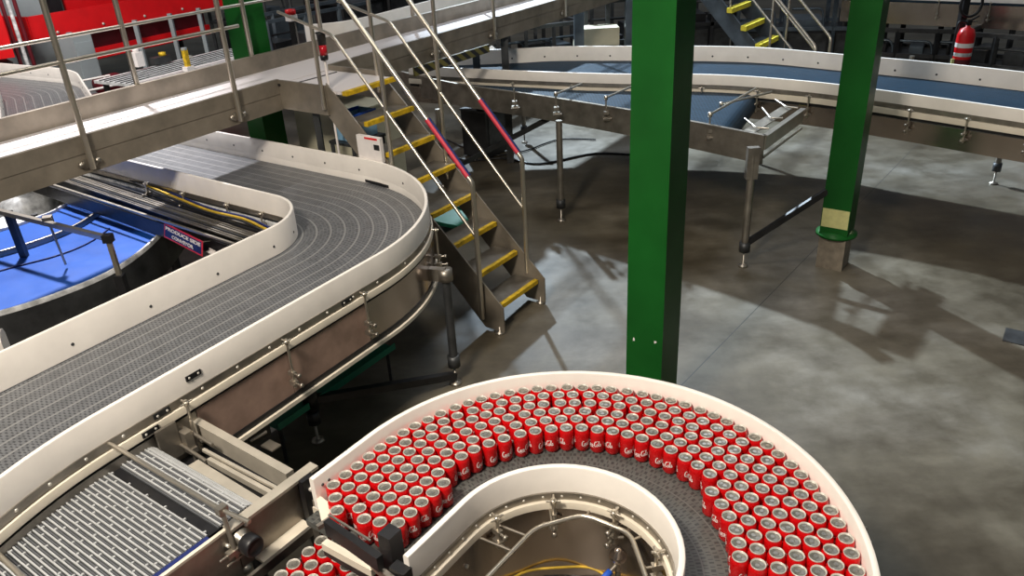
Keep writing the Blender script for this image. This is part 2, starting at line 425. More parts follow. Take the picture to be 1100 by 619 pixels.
# splice plates on the outer rail
for s_, zz, mt in ((sT1-1.32, 1.225, 'black'), (sT1-1.52, 1.138, 'black'), (sT1-1.60, 1.092, 'black'), (sT1-.30, 1.138, 'black')):
    (x, y), h = resample(PC, s_); d = Vector((math.cos(h), math.sin(h), 0)); out = Vector((math.sin(h), -math.cos(h), 0))
    off = {1.225: .026, 1.138: .032, 1.092: .042}[zz]
    c = Vector((x, y, zz))+out*(HW+off)
    m = MB(); m.obox(c, d*.042, out*.003, Z*.013); pl_ = m.build('splice_plate', mt, pr)
    m = MB()
    for k in (-.025, .025): m.lathe([(0, 0), (.006, 0), (.006, .004), (0, .004)], 8, c+d*k+out*.003, out)
    m.build('splice_bolt', 'alu', pl_)
(x, y), h = resample(PC, sT1+.98)
foot_leg(big, W(490, 412, 0), .90, .030, 'iron')
foot_leg(big, W(342, 474, 0), .745, .028, 'dark')
foot_leg(big, W(200, 330, 0), .745, .03, 'iron'); foot_leg(big, W(60, 640, 0), .745, .03, 'iron')
p = W(490, 412, 0)
m = MB(); m.bar((p.x, p.y, .88), (p.x-.17, p.y+.05, .88), .05, .09); m.lathe([(.0, 0), (.05, 0), (.05, .08), (0, .08)], 14, p+Z*.84, Z); m.build('leg_bracket', 'steel_d', big)
q = W(342, 474, 0)
m = MB(); m.bar(q+Z*.33, p+Z*.07+Vector((.0, -.0, 0)), .05, .05)
m.lathe([(0, 0), (.05, 0), (.05, .16), (0, .16)], 14, q+Z*.27, Z); m.build('leg_cross_brace', 'dark', big)
# shoulder of the square duct opening in the far rail
(x, y), h = resample(PC, sT1+1.36)
d = Vector((math.cos(h), math.sin(h), 0)); out = Vector((math.sin(h), -math.cos(h), 0))
m = MB(); c = Vector((x, y, 1.115))+out*(HW-.004); m.obox(c, d*.16, out*.003, Z*.012); m.build('rail_notch', 'black', pr)

# ------------------------------------------------------------ can conveyor
CO = (.168, 2.18); CI = (.116, 2.10)
def upath(c, R, a0, a1, l0, l1):
    t0 = math.radians(143.4); x, y = c[0]+R*math.cos(t0), c[1]+R*math.sin(t0)
    st = turtle(x, y, 53.4+180, [('s', l0)])[::-1]
    return st[:-1]+turtle(x, y, 53.4, [('a', R, -180), ('s', l1)], .045), l0
PO, sO = upath(CO, 1.02, 0, 0, .33, 1.2)
PI_, sI = upath(CI, .443, 0, 0, 1.3, 1.2)
PIs, _ = upath(CI, .443, 0, 0, .34, 1.2)
PB, sB = upath((.142, 2.14), .72, 0, 0, .345, 1.2)
cc = thing('can_conveyor', 'curved grey belt conveyor carrying the red cans between cream guide rails', 'conveyor', (CO[0], CO[1], 0))
MB().sweep(PB, rect(-.318, .318, .90, .93)).build('modular_belt', 'belt2', cc)
POv = PO
orl = MB().sweep(POv, rc(0, .026, .94, 1.10)).build('outer_guide_rail', 'white', cc)
MB().sweep(POv, rect(.024, .036, .945, .975)).build('rail_backing_strip', 'steel_d', orl)
MB().sweep(POv, rc(.010, .045, .90, .935, .004)).build('outer_wear_strip', 'cream', cc)
MB().sweep(PO, rect(.02, .027, .70, .90)).build('outer_side_panel', 'panel', cc)
bolts(sub(PO, .02, .1), .0, 1.045, .035, .02, orl, 'iron', .006, -1)
irl = MB().sweep(PIs, rc(-.026, 0, .970, 1.10)).build('inner_guide_rail', 'white', cc)
bs = MB().sweep(PIs, rect(-.034, -.012, .938, .972)).build('rail_backing_strip', 'steel_d', irl)
bolts(PIs, -.034, .955, .085, .03, irl, 'alu', .0045, -1)
MB().sweep(PI_, rc(-.048, -.016, .90, .936, .004)).build('inner_wear_strip', 'cream', cc)
MB().sweep(PI_, rect(-.028, -.022, .40, .90)).build('inner_side_panel', 'panel', cc)  # carried lower to darken the view inside the hoop
sJ = .34
for s_ in (sJ+.12, sJ+.42, sJ+.72, sJ+1.03, sJ+1.30):
    (x, y), h = resample(PIs, s_); out = (math.sin(h), -math.cos(h))
    clamp(cc, (x+out[0]*.036, y+out[1]*.036), out, .965, .80)
for s_ in (.9, 1.55, 2.2, 2.85):
    (x, y), h = resample(PO, s_); out = (-math.sin(h), math.cos(h))
    clamp(cc, (x+out[0]*.042, y+out[1]*.042), out, .975, .80)
LWb0, LWb1 = -2.19, -1.62
lw = thing('can_conveyor', 'lower dark lane carrying shaded red cans below the black cross beam', 'conveyor', tuple(G(1.2, -1.9, 0)))
Pl = [(G(a, (LWb0+LWb1)/2, 0).x, G(a, (LWb0+LWb1)/2, 0).y) for a in (.4, .8, 1.2, 1.6, 1.85)]
MB().sweep(Pl, rect(-.262, .262, .69, .715)).build('modular_belt', 'belt2', lw)
MB().sweep(Pl, rc(.264, .276, .60, .80, .003)).build('side_guide', 'iron', lw)
MB().sweep(Pl, rc(-.276, -.264, .60, .80, .003)).build('side_guide', 'iron', lw)
for a_, b_ in ((.7, -2.1), (.7, -1.7), (1.7, -1.7)):
    pz = G(a_, b_, 0); foot_leg(lw, (pz.x, pz.y), .69, .025, 'iron')
# tubular guard inside the hoop
ci_ = Vector((CI[0], CI[1], 0))
hz_ = .91
hp = [W(505, 640, hz_), W(575, 567, hz_), W(627, 553, hz_), W(677, 573, hz_), W(701, 640, hz_)]
gm = MB().tube(hp, .010, 10, .05).build('guard_tube', 'rail', cc)
for (u2, v2) in ((552, 593), (566, 576), (593, 562), (630, 555), (655, 565), (680, 580)):
    q_ = W(u2, v2, hz_); d_ = (q_-ci_); d_.z = 0; d_.normalize()
    if u2 < 570: d_ = -B.copy()
    e_ = q_+d_*.0
    for st_ in range(60):
        e_ = e_+d_*.01
        rr_ = e_-ci_
        if (rr_.dot(A) > 0 and math.hypot(rr_.x, rr_.y) > .455) or (rr_.dot(A) <= 0 and -rr_.dot(B) > .455): break
    MB().tube([Vector((q_.x, q_.y, hz_)), Vector((e_.x, e_.y, hz_-.02))], .0055, 6).build('guard_strut', 'steel', gm)
for k in range(4):
    a = math.radians([150, 95, 40, -10][k]); dr_ = Vector((math.cos(a), math.sin(a), 0))
    MB().lathe([(0, 0), (.009, 0), (.009, .012), (0, .012)], 8, ci_+dr_*.42+Z*.80, -dr_).build('panel_bolt', 'alu', cc)
for (u, v) in ((640, 520), (400, 520), (880, 600), (480, 640)):
    pp = W(u, v, .93); foot_leg(cc, (pp.x, pp.y), .90, .028, 'steel_d')
# end cap of the inner rail with black block
m = MB(); pp = Vector((*PIs[0], 0)); d = Vector((PIs[0][0]-PIs[1][0], PIs[0][1]-PIs[1][1], 0)).normalized(); sd = d.cross(Z)
m.obox(pp+d*.02+Z*1.02, d*.022, sd*.035, Z*.035); m.obox(pp+d*.01+Z*.96, d*.03, sd*.045, Z*.02); m.build('rail_end_block', 'black', cc)

# sensor hardware inside the hoop
pc = W(664, 601, .78)
t = thing('proximity_sensor', 'round steel sensor head with blue plug inside the curved conveyor', 'sensor', (pc.x, pc.y, .72))
MB().lathe([(0, .06), (.014, .06), (.016, .045), (.034, .03), (.036, .015), (.030, .0), (.012, -.02), (.012, -.06), (0, -.06)], 18, pc).build('steel_disc', 'panel', t)
d = Vector((-.75, -.55, -.35)).normalized()
MB().lathe([(0, 0), (.014, 0), (.014, .05), (.010, .055), (0, .055)], 12, pc+d*.045-Z*.02, d).build('blue_plug', 'blue', t)
MB().tube([pc+Z*-.02, pc+d*.05-Z*.02], .008, 8).build('plug_stem', 'steel', t)
MB().tube([pc+d*.10-Z*.02, pc+d*.16-Z*.06, pc+d*.2-Z*.2], .005, 6, .03).build('sensor_cable', 'dark', t)
MB().tube([pc-Z*.06, pc-Z*.78], .012, 8).build('support_rod', 'steel_d', t)
pb = W(655, 590, .5)
t = thing('control_box', 'dark grey lidded box on the floor inside the curved conveyor', 'box', (pb.x, pb.y, 0))
MB().obox(pb+Z*-.25, A*.13, B*.22, Z*.25).build('box_body', 'iron', t)
MB().obox(pb+Z*.012, A*.14, B*.23, Z*.012).build('box_lid', 'dark', t)
m = MB()
for k in (-.15, .15): m.obox(pb+A*-.138+B*k-Z*.04, A*.008, B*.02, Z*.03)
m.build('box_latch', 'steel', t)
cyp = [W(530, 640, .55), W(560, 616, .56), W(600, 610, .57), W(640, 612, .56), W(670, 640, .55)]
tag(MB().tube(spline([tuple(x) for x in cyp], 5), .006, 7).build('air_hose', 'yel_c'), 'yellow air hose looping inside the curved can conveyor', 'hose')
cyp = [W(540, 645, .5), W(575, 622, .5), W(620, 619, .5), W(655, 640, .5)]
tag(MB().tube(spline([tuple(x) for x in cyp], 5), .005, 7).build('power_cable', 'black'), 'black cable looping below the yellow hose inside the curved conveyor', 'cable')

# ------------------------------------------------------------ cans
def script_ribbons():
    S = []
    def st(pts, w=.07): S.append((spline(pts, 7), w))
    def Cc(x): st([(x+.62, .80), (x+.50, .98), (x+.28, .92), (x+.10, .60), (x+.12, .22), (x+.34, .0), (x+.62, .16)], .12)
    def oo(x): st([(x+.20, .46), (x+.04, .34), (x+.06, .08), (x+.22, .0), (x+.36, .14), (x+.32, .38), (x+.20, .46), (x+.30, .36), (x+.48, .34)], .09)
    def sc(x): st([(x+.34, .36), (x+.20, .46), (x+.04, .30), (x+.08, .06), (x+.24, .0), (x+.42, .14)], .09)
    def aa(x): oo(x); st([(x+.36, .46), (x+.34, .10), (x+.42, .0), (x+.54, .12)], .08)
    def ll(x): st([(x, .12), (x+.22, .60), (x+.28, .95), (x+.16, .98), (x+.10, .60), (x+.12, .10), (x+.22, .0), (x+.36, .14)], .08)
    Cc(0); oo(.60); sc(1.04); aa(1.42); st([(1.98, .28), (2.14, .30)], .09); Cc(2.22); oo(2.82); ll(3.30); aa(3.58)
    st([(.34, .0), (.9, -.22), (1.6, -.12), (2.2, -.2)], .05); st([(2.84, .98), (3.1, 1.06), (3.5, .94)], .05)
    return S
def lettering_mesh(base_):
    m = MB(); R = .03325
    for base in (base_,):
        for pts, w in script_ribbons():
            N = len(pts); sc_ = .0172; P = [(p[0]*sc_, p[1]*.027) for p in pts]; vs = []; fs = []
            for i, p in enumerate(P):
                a = P[max(0, i-1)]; b = P[min(N-1, i+1)]; dx, dy = b[0]-a[0], b[1]-a[1]; l = math.hypot(dx, dy) or 1e-6
                e = .35+.65*math.sin(math.pi*min(1, (i+1)/(N+1))); hw = w*.0172*e*.95
                for s_ in (-1, 1):
                    x = p[0]-dy/l*hw*s_; y = p[1]+dx/l*hw*s_
                    x -= .036; yy = y*1.0+x*.16+.040     # tilt
                    th = base+x/R; vs.append((R*math.cos(th), R*math.sin(th), yy))
            for i in range(N-1): fs.append((2*i+1, 2*i, 2*i+2, 2*i+3))
            m.add(vs, fs)
    return m
def make_can():
    t = thing('drink_can', 'x', 'can', (0, 0, 0))
    body = MB().lathe([(0, .004), (.022, .004), (.0245, .0), (.027, .004), (.033, .013), (.033, .095), (.0322, .098), (.0285, .1065), (.0268, .1095)], 20).build('can_body', 'canred', t)
    lid = MB().lathe([(.0268, .1095), (.0276, .112), (.0274, .1148), (.0262, .1155), (.0252, .1145), (.0240, .1095), (.0232, .1090)], 20).build('can_lid', 'alu', t)
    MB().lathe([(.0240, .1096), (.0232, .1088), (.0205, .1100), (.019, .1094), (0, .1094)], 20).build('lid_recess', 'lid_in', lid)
    m = MB(); pts = [(.010*math.cos(a)*.8+.0045, .010*math.sin(a)*.75) for a in [2*math.pi*k/12 for k in range(12)]]
    m.add([(x, y, .1112) for x, y in pts]+[(x, y, .1098) for x, y in pts], [tuple(range(12))]+[(k, k+12, (k+1) % 12+12, (k+1) % 12) for k in range(12)])
    m.add([(-.015+.007*math.cos(a), .0085*math.sin(a), .1097) for a in [2*math.pi*k/12 for k in range(12)]], [tuple(range(12))])
    m.build('pull_tab', 'alu_d', lid)
    for b_ in (0, math.pi): lettering_mesh(b_).build('lettering', 'ink', t)
    return t
# place cans: rows parallel to the outer rail, then settle so none overlap
sp0 = []
rowstep = .0592
arc = math.pi*.985
def can_pos(s, r):       # s along outer row (0 = start of the bend), r distance from bend centre
    if s < 0:
        d = Vector((math.cos(GA), math.sin(GA), 0)); n = Vector((-math.sin(GA), math.cos(GA), 0))
        return Vector((CO[0], CO[1], 0))+n*r+d*s
    a = math.radians(143.4)-s/.985
    return Vector((CO[0]+r*math.cos(a), CO[1]+r*math.sin(a), 0))
rng = random.Random(11)
cans = []
beam_s = -.385
for k in range(7):
    r = .984-k*rowstep-(.004*k)
    s = -1.12+(k % 2)*.034
    while True:
        rr = r
        ang = 143.4-math.degrees(max(s, 0)/.985)
        step = .0685 if s < 0 else .0685*.985/r
        if ang < -17: break
        keep = True
        if k == 6: keep = ang < 26
        if k == 5 and 15 < ang < 24: keep = True
        if s < beam_s and k > 4: keep = False
        if beam_s-.035 < s < beam_s+.01: keep = False
        if k == 0 and beam_s < s < -.29: keep = False
        if k == 1 and beam_s < s < -.33: keep = False
        if k == 6 and s < 0 and s > -.3: keep = True
        if s < beam_s and rng.random() < .08: keep = False
        if keep:
            p = can_pos(s, rr); cans.append([p.x+rng.uniform(-.004, .004), p.y+rng.uniform(-.004, .004), k, s])
        s += step*rng.choice([1, 1, 1, 1, 1.0, 1.06, 1.0, 1.12])
X = np.array([[c[0], c[1]] for c in cans]); n_ = len(X)
dW = np.array([math.cos(GA), math.sin(GA)]); nW = np.array([-math.sin(GA), math.cos(GA)]); CO_ = np.array(CO)
LV = np.array([[1. if (a[3] < beam_s) != (b[3] < beam_s) else 0. for b in cans] for a in cans])
for it in range(260):
    D = X[:, None]-X[None]; dist = np.hypot(D[..., 0], D[..., 1])+np.eye(n_)*9+LV*9
    ov = np.clip(.0668-dist, 0, None); mv = (D/dist[..., None]*ov[..., None]*.5).sum(1); X += mv*.9
    rel = X-CO_; al = rel@dW; la = rel@nW; str_ = (al < 0) & (la > 0)
    rr = np.where(str_, la, np.hypot(rel[:, 0], rel[:, 1])); ex = np.clip(rr-.986, 0, None)
    dirv = np.where(str_[:, None], nW[None], rel/np.maximum(1e-6, np.hypot(rel[:, 0], rel[:, 1]))[:, None])
    X -= dirv*ex[:, None]
for i in range(n_):
    if cans[i][3] < beam_s: X[i] += dW*.17
rel = X-CO_; D = X[:, None]-X[None]; dist = np.hypot(D[..., 0], D[..., 1])+np.eye(n_)*9
dist += LV*9
print('CANS', n_, 'min gap', dist.min())
names = ['in the row against the outer cream rail', 'in second row in from the outer rail', 'in third row in from the outer rail', 'in fourth row in from the outer rail', 'in fifth row in from the outer rail', 'in sixth row in from the outer rail', 'in innermost seventh row of the pack']
def ordn(n):
    return f"{n}{'th' if 10 <= n % 100 <= 20 else {1: 'st', 2: 'nd', 3: 'rd'}.get(n % 10, 'th')}"
can0 = make_can(); firstc = True
def copy_tree(o, parent=None):
    c = o.copy(); COL.objects.link(c); c.parent = parent
    for ch in list(o.children): copy_tree(ch, c)
    return c
cnt = {}
template_children = [(ch, list(ch.children)) for ch in can0.children]
order = sorted(range(n_), key=lambda i: (cans[i][2], cans[i][3]))
for i in order:
    k, s = cans[i][2], cans[i][3]
    o = can0 if firstc else copy_tree(can0); firstc = False
    under = s < beam_s
    key = (k, under); cnt[key] = cnt.get(key, 0)+1
    if not under: o['label'] = f"red can, {ordn(cnt[key])} past the black cross beam, {names[k]}"
    else: o['label'] = f"shaded red can, {ordn(cnt[key])} from the picture's edge, {names[k]}, before the cross beam"
    o['label'] = ' '.join(o['label'].split()[:16]).rstrip(',')
    if not under: o['group'] = 'red drink cans packed on the curved conveyor'
    else: o['group'] = 'red drink cans below the transfer frame'
    o.location = (X[i, 0], X[i, 1], .7155 if under else .9305); o.rotation_euler = (0, 0, rng.uniform(0, 6.28))

# ------------------------------------------------------------ slat belt conveyor at lower left
ms = thing('slat_conveyor', 'short conveyor with ribbed grey slat belt beside the large grey conveyor', 'conveyor', tuple(G(1.0, -2.8, 0)))
bm = MB(); zt = 1.015; na = 62; a1 = 1.315; pitch = .0225; bk_ = MB()
def bleft(a): return -3.23 if a > 1.05 else -3.23+(1.05-a)*.42
br = -2.385
for k in range(na):
    a = a1-k*pitch; bl = bleft(a)
    if k in (6, 7): continue  # slats left out so the black bed draws the shadow stripe
    bm.obox(G(a, (bl+br)/2, zt-.004), A*.0033, B*(br-bl)/2, Z*.005)
    bk_.obox(G(a-pitch*.5, (bl+br)/2, zt-.008), A*.0030, B*(br-bl)/2, Z*.004)
    x = bl+.03+(.066 if k % 2 else 0)+(.033 if k % 4 > 1 else 0)
    while x < br-.02: bm.obox(G(a+pitch*.3, x, zt-.003), A*.007, B*.004, Z*.004); x += .132
for k in range(1, 9):
    th = k*math.radians(14); RR = .06; t_ = A*math.cos(th)-Z*math.sin(th); nn = A*math.sin(th)+Z*math.cos(th)
    bm.obox(G(a1+math.sin(th)*RR, (br-3.23)/2, zt-RR+math.cos(th)*RR-.004), t_*.0045, B*.42, nn*.005)
sb_ = bm.build('slat_belt', 'slat', ms); bk_.build('belt_links', 'slat_m', sb_)
m = MB(); m.gbox(-.2, a1+.02, -3.20, br, zt-.03, zt-.012); m.tube([G(a1, -3.22, zt-.065), G(a1, br, zt-.065)], .052, 20); m.build('belt_bed', 'black', ms)
ep = MB(); ep.gbox(-.2, 1.215, -2.352, -2.340, .76, 1.008); ep.build('side_plate', 'steel_d', ms)
MB().gbox(-.2, 1.13, -2.378, -2.356, 1.000, 1.018).build('blue_edge_strip', 'navy', ms)
MB().gbox(-.2, 1.20, -2.354, -2.338, 1.008, 1.020).build('plate_edge_strip', 'cream', ms)
hb = MB(); hb.tube([W(98, 477, 1.13), W(112, 474, 1.145), W(122, 479, 1.145), W(238, 548, 1.10), W(268, 561, 1.095)], .0095, 10, .02)
hbo = hb.build('hold_down_bar', 'rail', ms)
cb_ = W(238, 548, 1.10)
m = MB(); m.obox(cb_, A*.020, B*.016, Z*.018); m.tube([cb_, cb_+B*.05-Z*.16-A*.02], .010, 8); m.obox(cb_+B*.05-Z*.17-A*.02, A*.035, B*.014, Z*.012)
m.tube([cb_+B*.05-Z*.17-A*.09, cb_+B*.05-Z*.17+A*.05], .006, 6); m.tube([cb_+B*.055-Z*.21-A*.07, cb_+B*.055-Z*.21+A*.05], .006, 6); m.obox(cb_+B*.05-Z*.19-A*.02, A*.008, B*.008, Z*.03)
m.build('bar_clamp', 'steel', hbo)
m = MB(); m.obox(W(101, 476, 1.125), A*.035, B*.012, Z*.006); m.build('bar_foot', 'steel', hbo)
hb2 = MB(); hb2.tube([W(-10, 588, 1.10), W(45, 640, 1.10)], .010, 10).build('hold_down_bar', 'rail', ms)
c = G(1.235, -2.342, .945)
hu = MB().lathe([(0, 0), (.046, 0), (.046, .02), (.030, .03), (.030, .06)], 24, c, B).build('bearing_flange', 'steel', ms)
MB().lathe([(.040, .05), (.0435, .055), (.0435, .10), (.039, .107), (.034, .107), (.032, .100), (0, .100)], 28, c, B, False).build('shaft_cap', 'black', hu)
for k in range(3):
    th = k*2.1+.9; MB().lathe([(0, 0), (.008, 0), (.008, .02), (0, .02)], 6, c+A*.058*math.cos(th)+Z*.058*math.sin(th), B).build('flange_bolt', 'alu', hu)
m = MB(); m.gbox(1.16, 1.31, -2.350, -2.338, .86, 1.01); m.build('bearing_plate', 'steel_d', ms)
for a, b in ((.2, -3.05), (.2, -2.37), (1.1, -3.05), (1.1, -2.37)):
    pp = G(a, b, 0); foot_leg(ms, (pp.x, pp.y), .78 if b > -3 else .98, .025, 'iron')

# ------------------------------------------------------------ transfer frame between the two conveyors
tf = thing('transfer_frame', 'welded steel frame with cross beams joining the slat conveyor to the can conveyor', 'machine frame', tuple(G(1.45, -2.8, 0)))
MB().gbox(1.22, 1.60, -2.352, -2.340, .79, 1.005).build('side_plate', 'steel_d', tf)
MB().gbox(1.20, 1.655, -2.372, -2.322, 1.003, 1.017).build('plate_flange', 'bright', tf)
def xb(b0, b1, a0, a1_, w, h, z, nm, mt): MB().bar(G(a0, b0, z), G(a1_, b1, z), w, h).build(nm, mt, tf)
zq = .985
def xw(u1, v1, u2, v2, w, h, nm, mt, dz=0): 
    p_, q_ = W(u1, v1, 1.005+dz), W(u2, v2, 1.005+dz); MB().bar(p_-Z*h/2, q_-Z*h/2, w, h).build(nm, mt, tf)
xw(205, 448, 311, 507, .040, .10, 'cross_beam', 'bright')
xw(199, 457, 303, 514, .008, .012, 'inner_flange', 'steel_d', -.09)
xw(218, 482, 298, 524, .014, .014, 'tie_rod', 'bright', -.0)
xw(224, 492, 292, 529, .020, .03, 'cross_beam', 'bright', -.01)
xw(206, 498, 281, 545, .065, .012, 'cross_beam', 'bright', -.01)
m = MB(); m.gbox(1.33, 1.60, -3.15, -2.36, .84, .85); m.build('under_pan', 'black', tf)
cbk = G(1.575, -2.315, .90)
MB().obox(cbk, A*.032, B*.018, Z*.115).build('corner_block', 'black', tf)
for z in (.96, .85): MB().lathe([(0, 0), (.010, 0), (.010, .012), (0, .012)], 8, G(1.575, -2.298, z), B).build('block_bolt', 'alu', tf)
MB().gbox(1.28, 1.535, -2.345, -2.285, .788, .800).build('cream_guide_strip', 'cream', tf)
MB().gbox(.6, 1.56, -2.285, -2.268, .755, .80).build('strip_backing', 'steel_d', tf)
m = MB(); m.gbox(1.525, 1.64, -2.30, -2.225, .70, .80); m.build('gusset_box', 'steel_d', tf)
m = MB(); m.bar(G(1.53, -2.225, .812), G(1.67, -2.235, .812), .022, .02); m.build('gusset_bar', 'bright', tf)
m = MB(); t3 = [W(338, 528, 1.0), W(366, 550, 1.0), W(346, 563, 1.0)]
m.add(t3+[x-Z*.012 for x in t3], [(0, 2, 1), (3, 4, 5), (0, 1, 4, 3), (1, 2, 5, 4), (2, 0, 3, 5)]); m.build('corner_shelf', 'cream', tf)
MB().bar(W(341, 567, .995), W(367, 550, .995), .016, .02).build('shelf_edge_bar', 'steel', tf)
zb1 = 1.10
MB().bar(W(351, 561, zb1)-Z*.02, W(408, 601, zb1)-Z*.02, .028, .065).build('black_cross_beam', 'black', tf)
MB().bar(W(353, 553, zb1+.016), W(398, 581, zb1+.016), .008, .006).build('beam_glint_strip', 'steel', tf)  # pale strip drawn in as the glossy highlight along the beam
pt = W(418, 571, 1.13)
MB().obox(Vector((pt.x, pt.y, .98)), A*.032, B*.030, Z*.15).build('black_post', 'black', tf)
MB().bar(W(349, 585, .99), W(402, 614, .99), .030, .035).build('lower_guide_bar', 'cream', tf)
MB().bar(W(351, 590, .955), W(400, 619, .955), .030, .04).build('lower_guide_channel', 'dark', tf)
MB().bar(W(400, 607, 1.02), W(424, 625, 1.02), .02, .03).build('post_bracket', 'steel', tf)
# clamp cluster at the conveyor side
m = MB(); m.obox(W(182, 476, 1.0), A*.05, B*.008, Z*.09); m.build('mount_plate', 'steel_d', tf)
m = MB(); m.tube([W(205, 452, 1.06), W(205, 452, 1.06)-Z*.17], .009, 8)
kp = W(203, 478, .95)
m.tube([W(180, 468, .96), W(222, 496, .96)], .009, 8); m.tube([W(192, 456, 1.0), W(228, 478, 1.0)], .008, 8)
m.obox(kp+Z*.03, A*.02, B*.025, Z*.05); m.obox(kp-Z*.02, A*.02, B*.035, Z*.012); m.tube([kp-Z*.02+B*.02, kp-Z*.1+B*.02], .007, 6); m.build('clamp_cluster', 'steel', tf)
MB().obox(W(258, 472, .62), A*.16, B*.05, Z*.05).build('gear_motor', 'black', tf)
for (u1, v1, u2, v2) in ((262, 462, 282, 452), (268, 474, 286, 464)): MB().tube([W(u1, v1, .70), W(u2, v2, .70)], .010, 8).build('motor_stub', 'steel', tf)
MB().obox(W(291, 479, .66), A*.03, B*.045, Z*.004).build('motor_plate', 'steel', tf)
m = MB(); m.gbox(1.66, 1.74, -2.95, -2.33, .56, .70); m.build('rear_channel', 'black', tf)
for a, b in ((1.3, -2.36), (1.62, -3.1), (1.60, -2.36)):
    pp = G(a, b, 0); foot_leg(tf, (pp.x, pp.y), .94 if b < -3 else .79, .025, 'iron')
MB().bar((pt.x, pt.y, .0), (pt.x, pt.y, .83), .05, .05).build('post_leg', 'black', tf)

# green drip tray under the big conveyor
tr = [W(408, 368, .40), W(423, 374, .40), W(302, 461, .40), W(283, 440, .40)]
t = thing('drip_tray', 'dark green drip tray on the floor side below the large conveyor', 'tray', (tr[2].x, tr[2].y, 0))
q1, q2, q3 = W(300, 462, .30), W(425, 374, .30), None
dd = (q2-q1).normalized(); nn = Vector((-dd.y, dd.x, 0)); Lt = (q2-q1).length
m = MB(); m.obox(q1+dd*Lt/2+nn*.28, dd*Lt/2, nn*.28, Z*.006)
m.obox(q1+dd*Lt/2+nn*.005+Z*.02, dd*Lt/2, nn*.004, Z*.02); m.obox(q1+dd*Lt/2+nn*.555+Z*.02, dd*Lt/2, nn*.004, Z*.02)
m.build('tray_sheet', 'teal', t)
for k in (.04, Lt-.04):
    for w in (.05, .5):
        pz = q1+dd*k+nn*w; MB().bar((pz.x, pz.y, 0), (pz.x, pz.y, .295), .02, .02).build('tray_leg', 'iron', t)

# ------------------------------------------------------------ elevated walkway and stairs
SL = -.06
def wb(a, d=0): return -5.46+SL*(a-2.4)+d        # near edge of deck
wd = Vector((A + B*SL)).normalized(); wn = Vector((-wd.y, wd.x, 0))
def WP(a, d, z): return G(a, wb(a), z)+wn*(-d)  if False else G(a, wb(a)+d, z)
def prism(m, a0, a1, d0, d1, z0, z1):
    vs = [WP(a, d, z) for z in (z0, z1) for a, d in ((a0, d0), (a1, d0), (a1, d1), (a0, d1))]
    m.add(vs, [(0, 1, 2, 3), (7, 6, 5, 4), (0, 4, 5, 1), (1, 5, 6, 2), (2, 6, 7, 3), (3, 7, 4, 0)]); return m
wk = thing('walkway', 'raised steel walkway with pale dimpled deck crossing over the large grey conveyor', 'walkway', tuple(WP(4, 0, 0)))
a0w, a1w = -.6, 13.5
m = MB(); prism(m, a0w, a1w, -.56, -.0, 1.775, 1.80); m.build('deck', 'deck', wk)
m = MB(); prism(m, a0w, a1w, -.60, -.56, 1.66, 1.95); prism(m, a0w, a1w, -.60, -.56+.02, 1.66, 1.70); m.build('rear_toe_board', 'beam', wk)
SA0, SA1 = 4.36, 4.94
for x0, x1 in ((a0w, SA0-.02), (SA1+.02, a1w)):
    m = MB(); prism(m, x0, x1, 0, .035, 1.725, 1.845); prism(m, x0, x1, 0.002, .028, 1.719, 1.727); prism(m, x0, x1, 0, .035, 1.59, 1.72); m.build('side_beam', 'beam', wk)
for x in (-.4, 1.2, 2.7, 5.1, 7.6, 9.0, 11, 13): 
    m = MB(); prism(m, x, x+.06, -.56, 0, 1.66, 1.775); m.build('deck_cross_member', 'beam', wk)
def wpost(a, d, z0, name='handrail_post'):
    m = MB(); m.tube([WP(a, d, z0), WP(a, d, 2.90)], .021, 10); po = m.build(name, 'rail', wk)
    if d > 0:
        k = MB(); k.obox(WP(a, .045, 1.66), A*.045, B*.012, Z*.03)
        for q in (-.06, .06): k.lathe([(0, 0), (.022, 0), (.02, .02), (0, .022)], 12, WP(a+q, .045, 1.66), B)
        k.build('post_fixing', 'steel', po)
for a in (1.1, 2.55, 3.84): wpost(a, .075, 1.62)
for a in (6.5, 7.62, 9.35, 11.2): wpost(a, .075, 1.62)
for a in (1.0, 2.1, 3.42, 4.60, 5.50, 6.95, 8.3, 9.8, 11.3): wpost(a, -.60, 1.80)
m = MB(); m.tube([WP(a0w, .075, 2.90), WP(4.0, .075, 2.90)], .021, 10); m.tube([WP(5.6, .075, 2.90), WP(a1w, .075, 2.90)], .021, 10); m.build('top_rail', 'rail', wk)
m = MB(); m.tube([WP(a0w, .075, 2.335), WP(4.0, .075, 2.335)], .014, 10); m.tube([WP(5.6, .075, 2.335), WP(a1w, .075, 2.335)], .014, 10); m.build('middle_rail', 'rail', wk)
m = MB(); m.tube([WP(a0w, -.60, 2.90), WP(a1w, -.60, 2.90)], .021, 10); m.build('top_rail', 'rail', wk)
m = MB(); m.tube([WP(a0w, -.60, 2.39), WP(a1w, -.60, 2.39)], .014, 10); m.build('middle_rail', 'rail', wk)
for a, d in ((-.2, -.5), (-.2, -.05), (8.0, -.5), (12.9, -.5), (12.9, -.05), (8.0, -.05)):
    m = MB(); pp = WP(a, d, 0); m.bar(pp, pp+Z*1.7, .09, .09); m.build('support_post', 'iron', wk)
# landing
m = MB(); m.gbox(SA0, SA1, wb(4.3), -4.83, 1.775, 1.80); m.build('landing_deck', 'deck', wk)
m = MB(); m.bar(G(SA0-.02, wb(4.3)-.0, 1.72), G(SA0-.02, -4.98, 1.72), .025, .24); m.build('landing_side_plate', 'beam', wk)
m = MB(); m.bar(G(SA1+.02, wb(4.3)-.0, 1.72), G(SA1+.02, -4.98, 1.72), .025, .24); m.build('landing_side_plate', 'beam', wk)
m = MB(); m.obox(G(4.33, -5.53, 1.803), A*.012, B*.012, Z*.01); m.bar(G(4.45, -5.44, 1.803), G(4.90, -5.44, 1.803), .012, .006); m.build('deck_seam_strip', 'dark', wk)

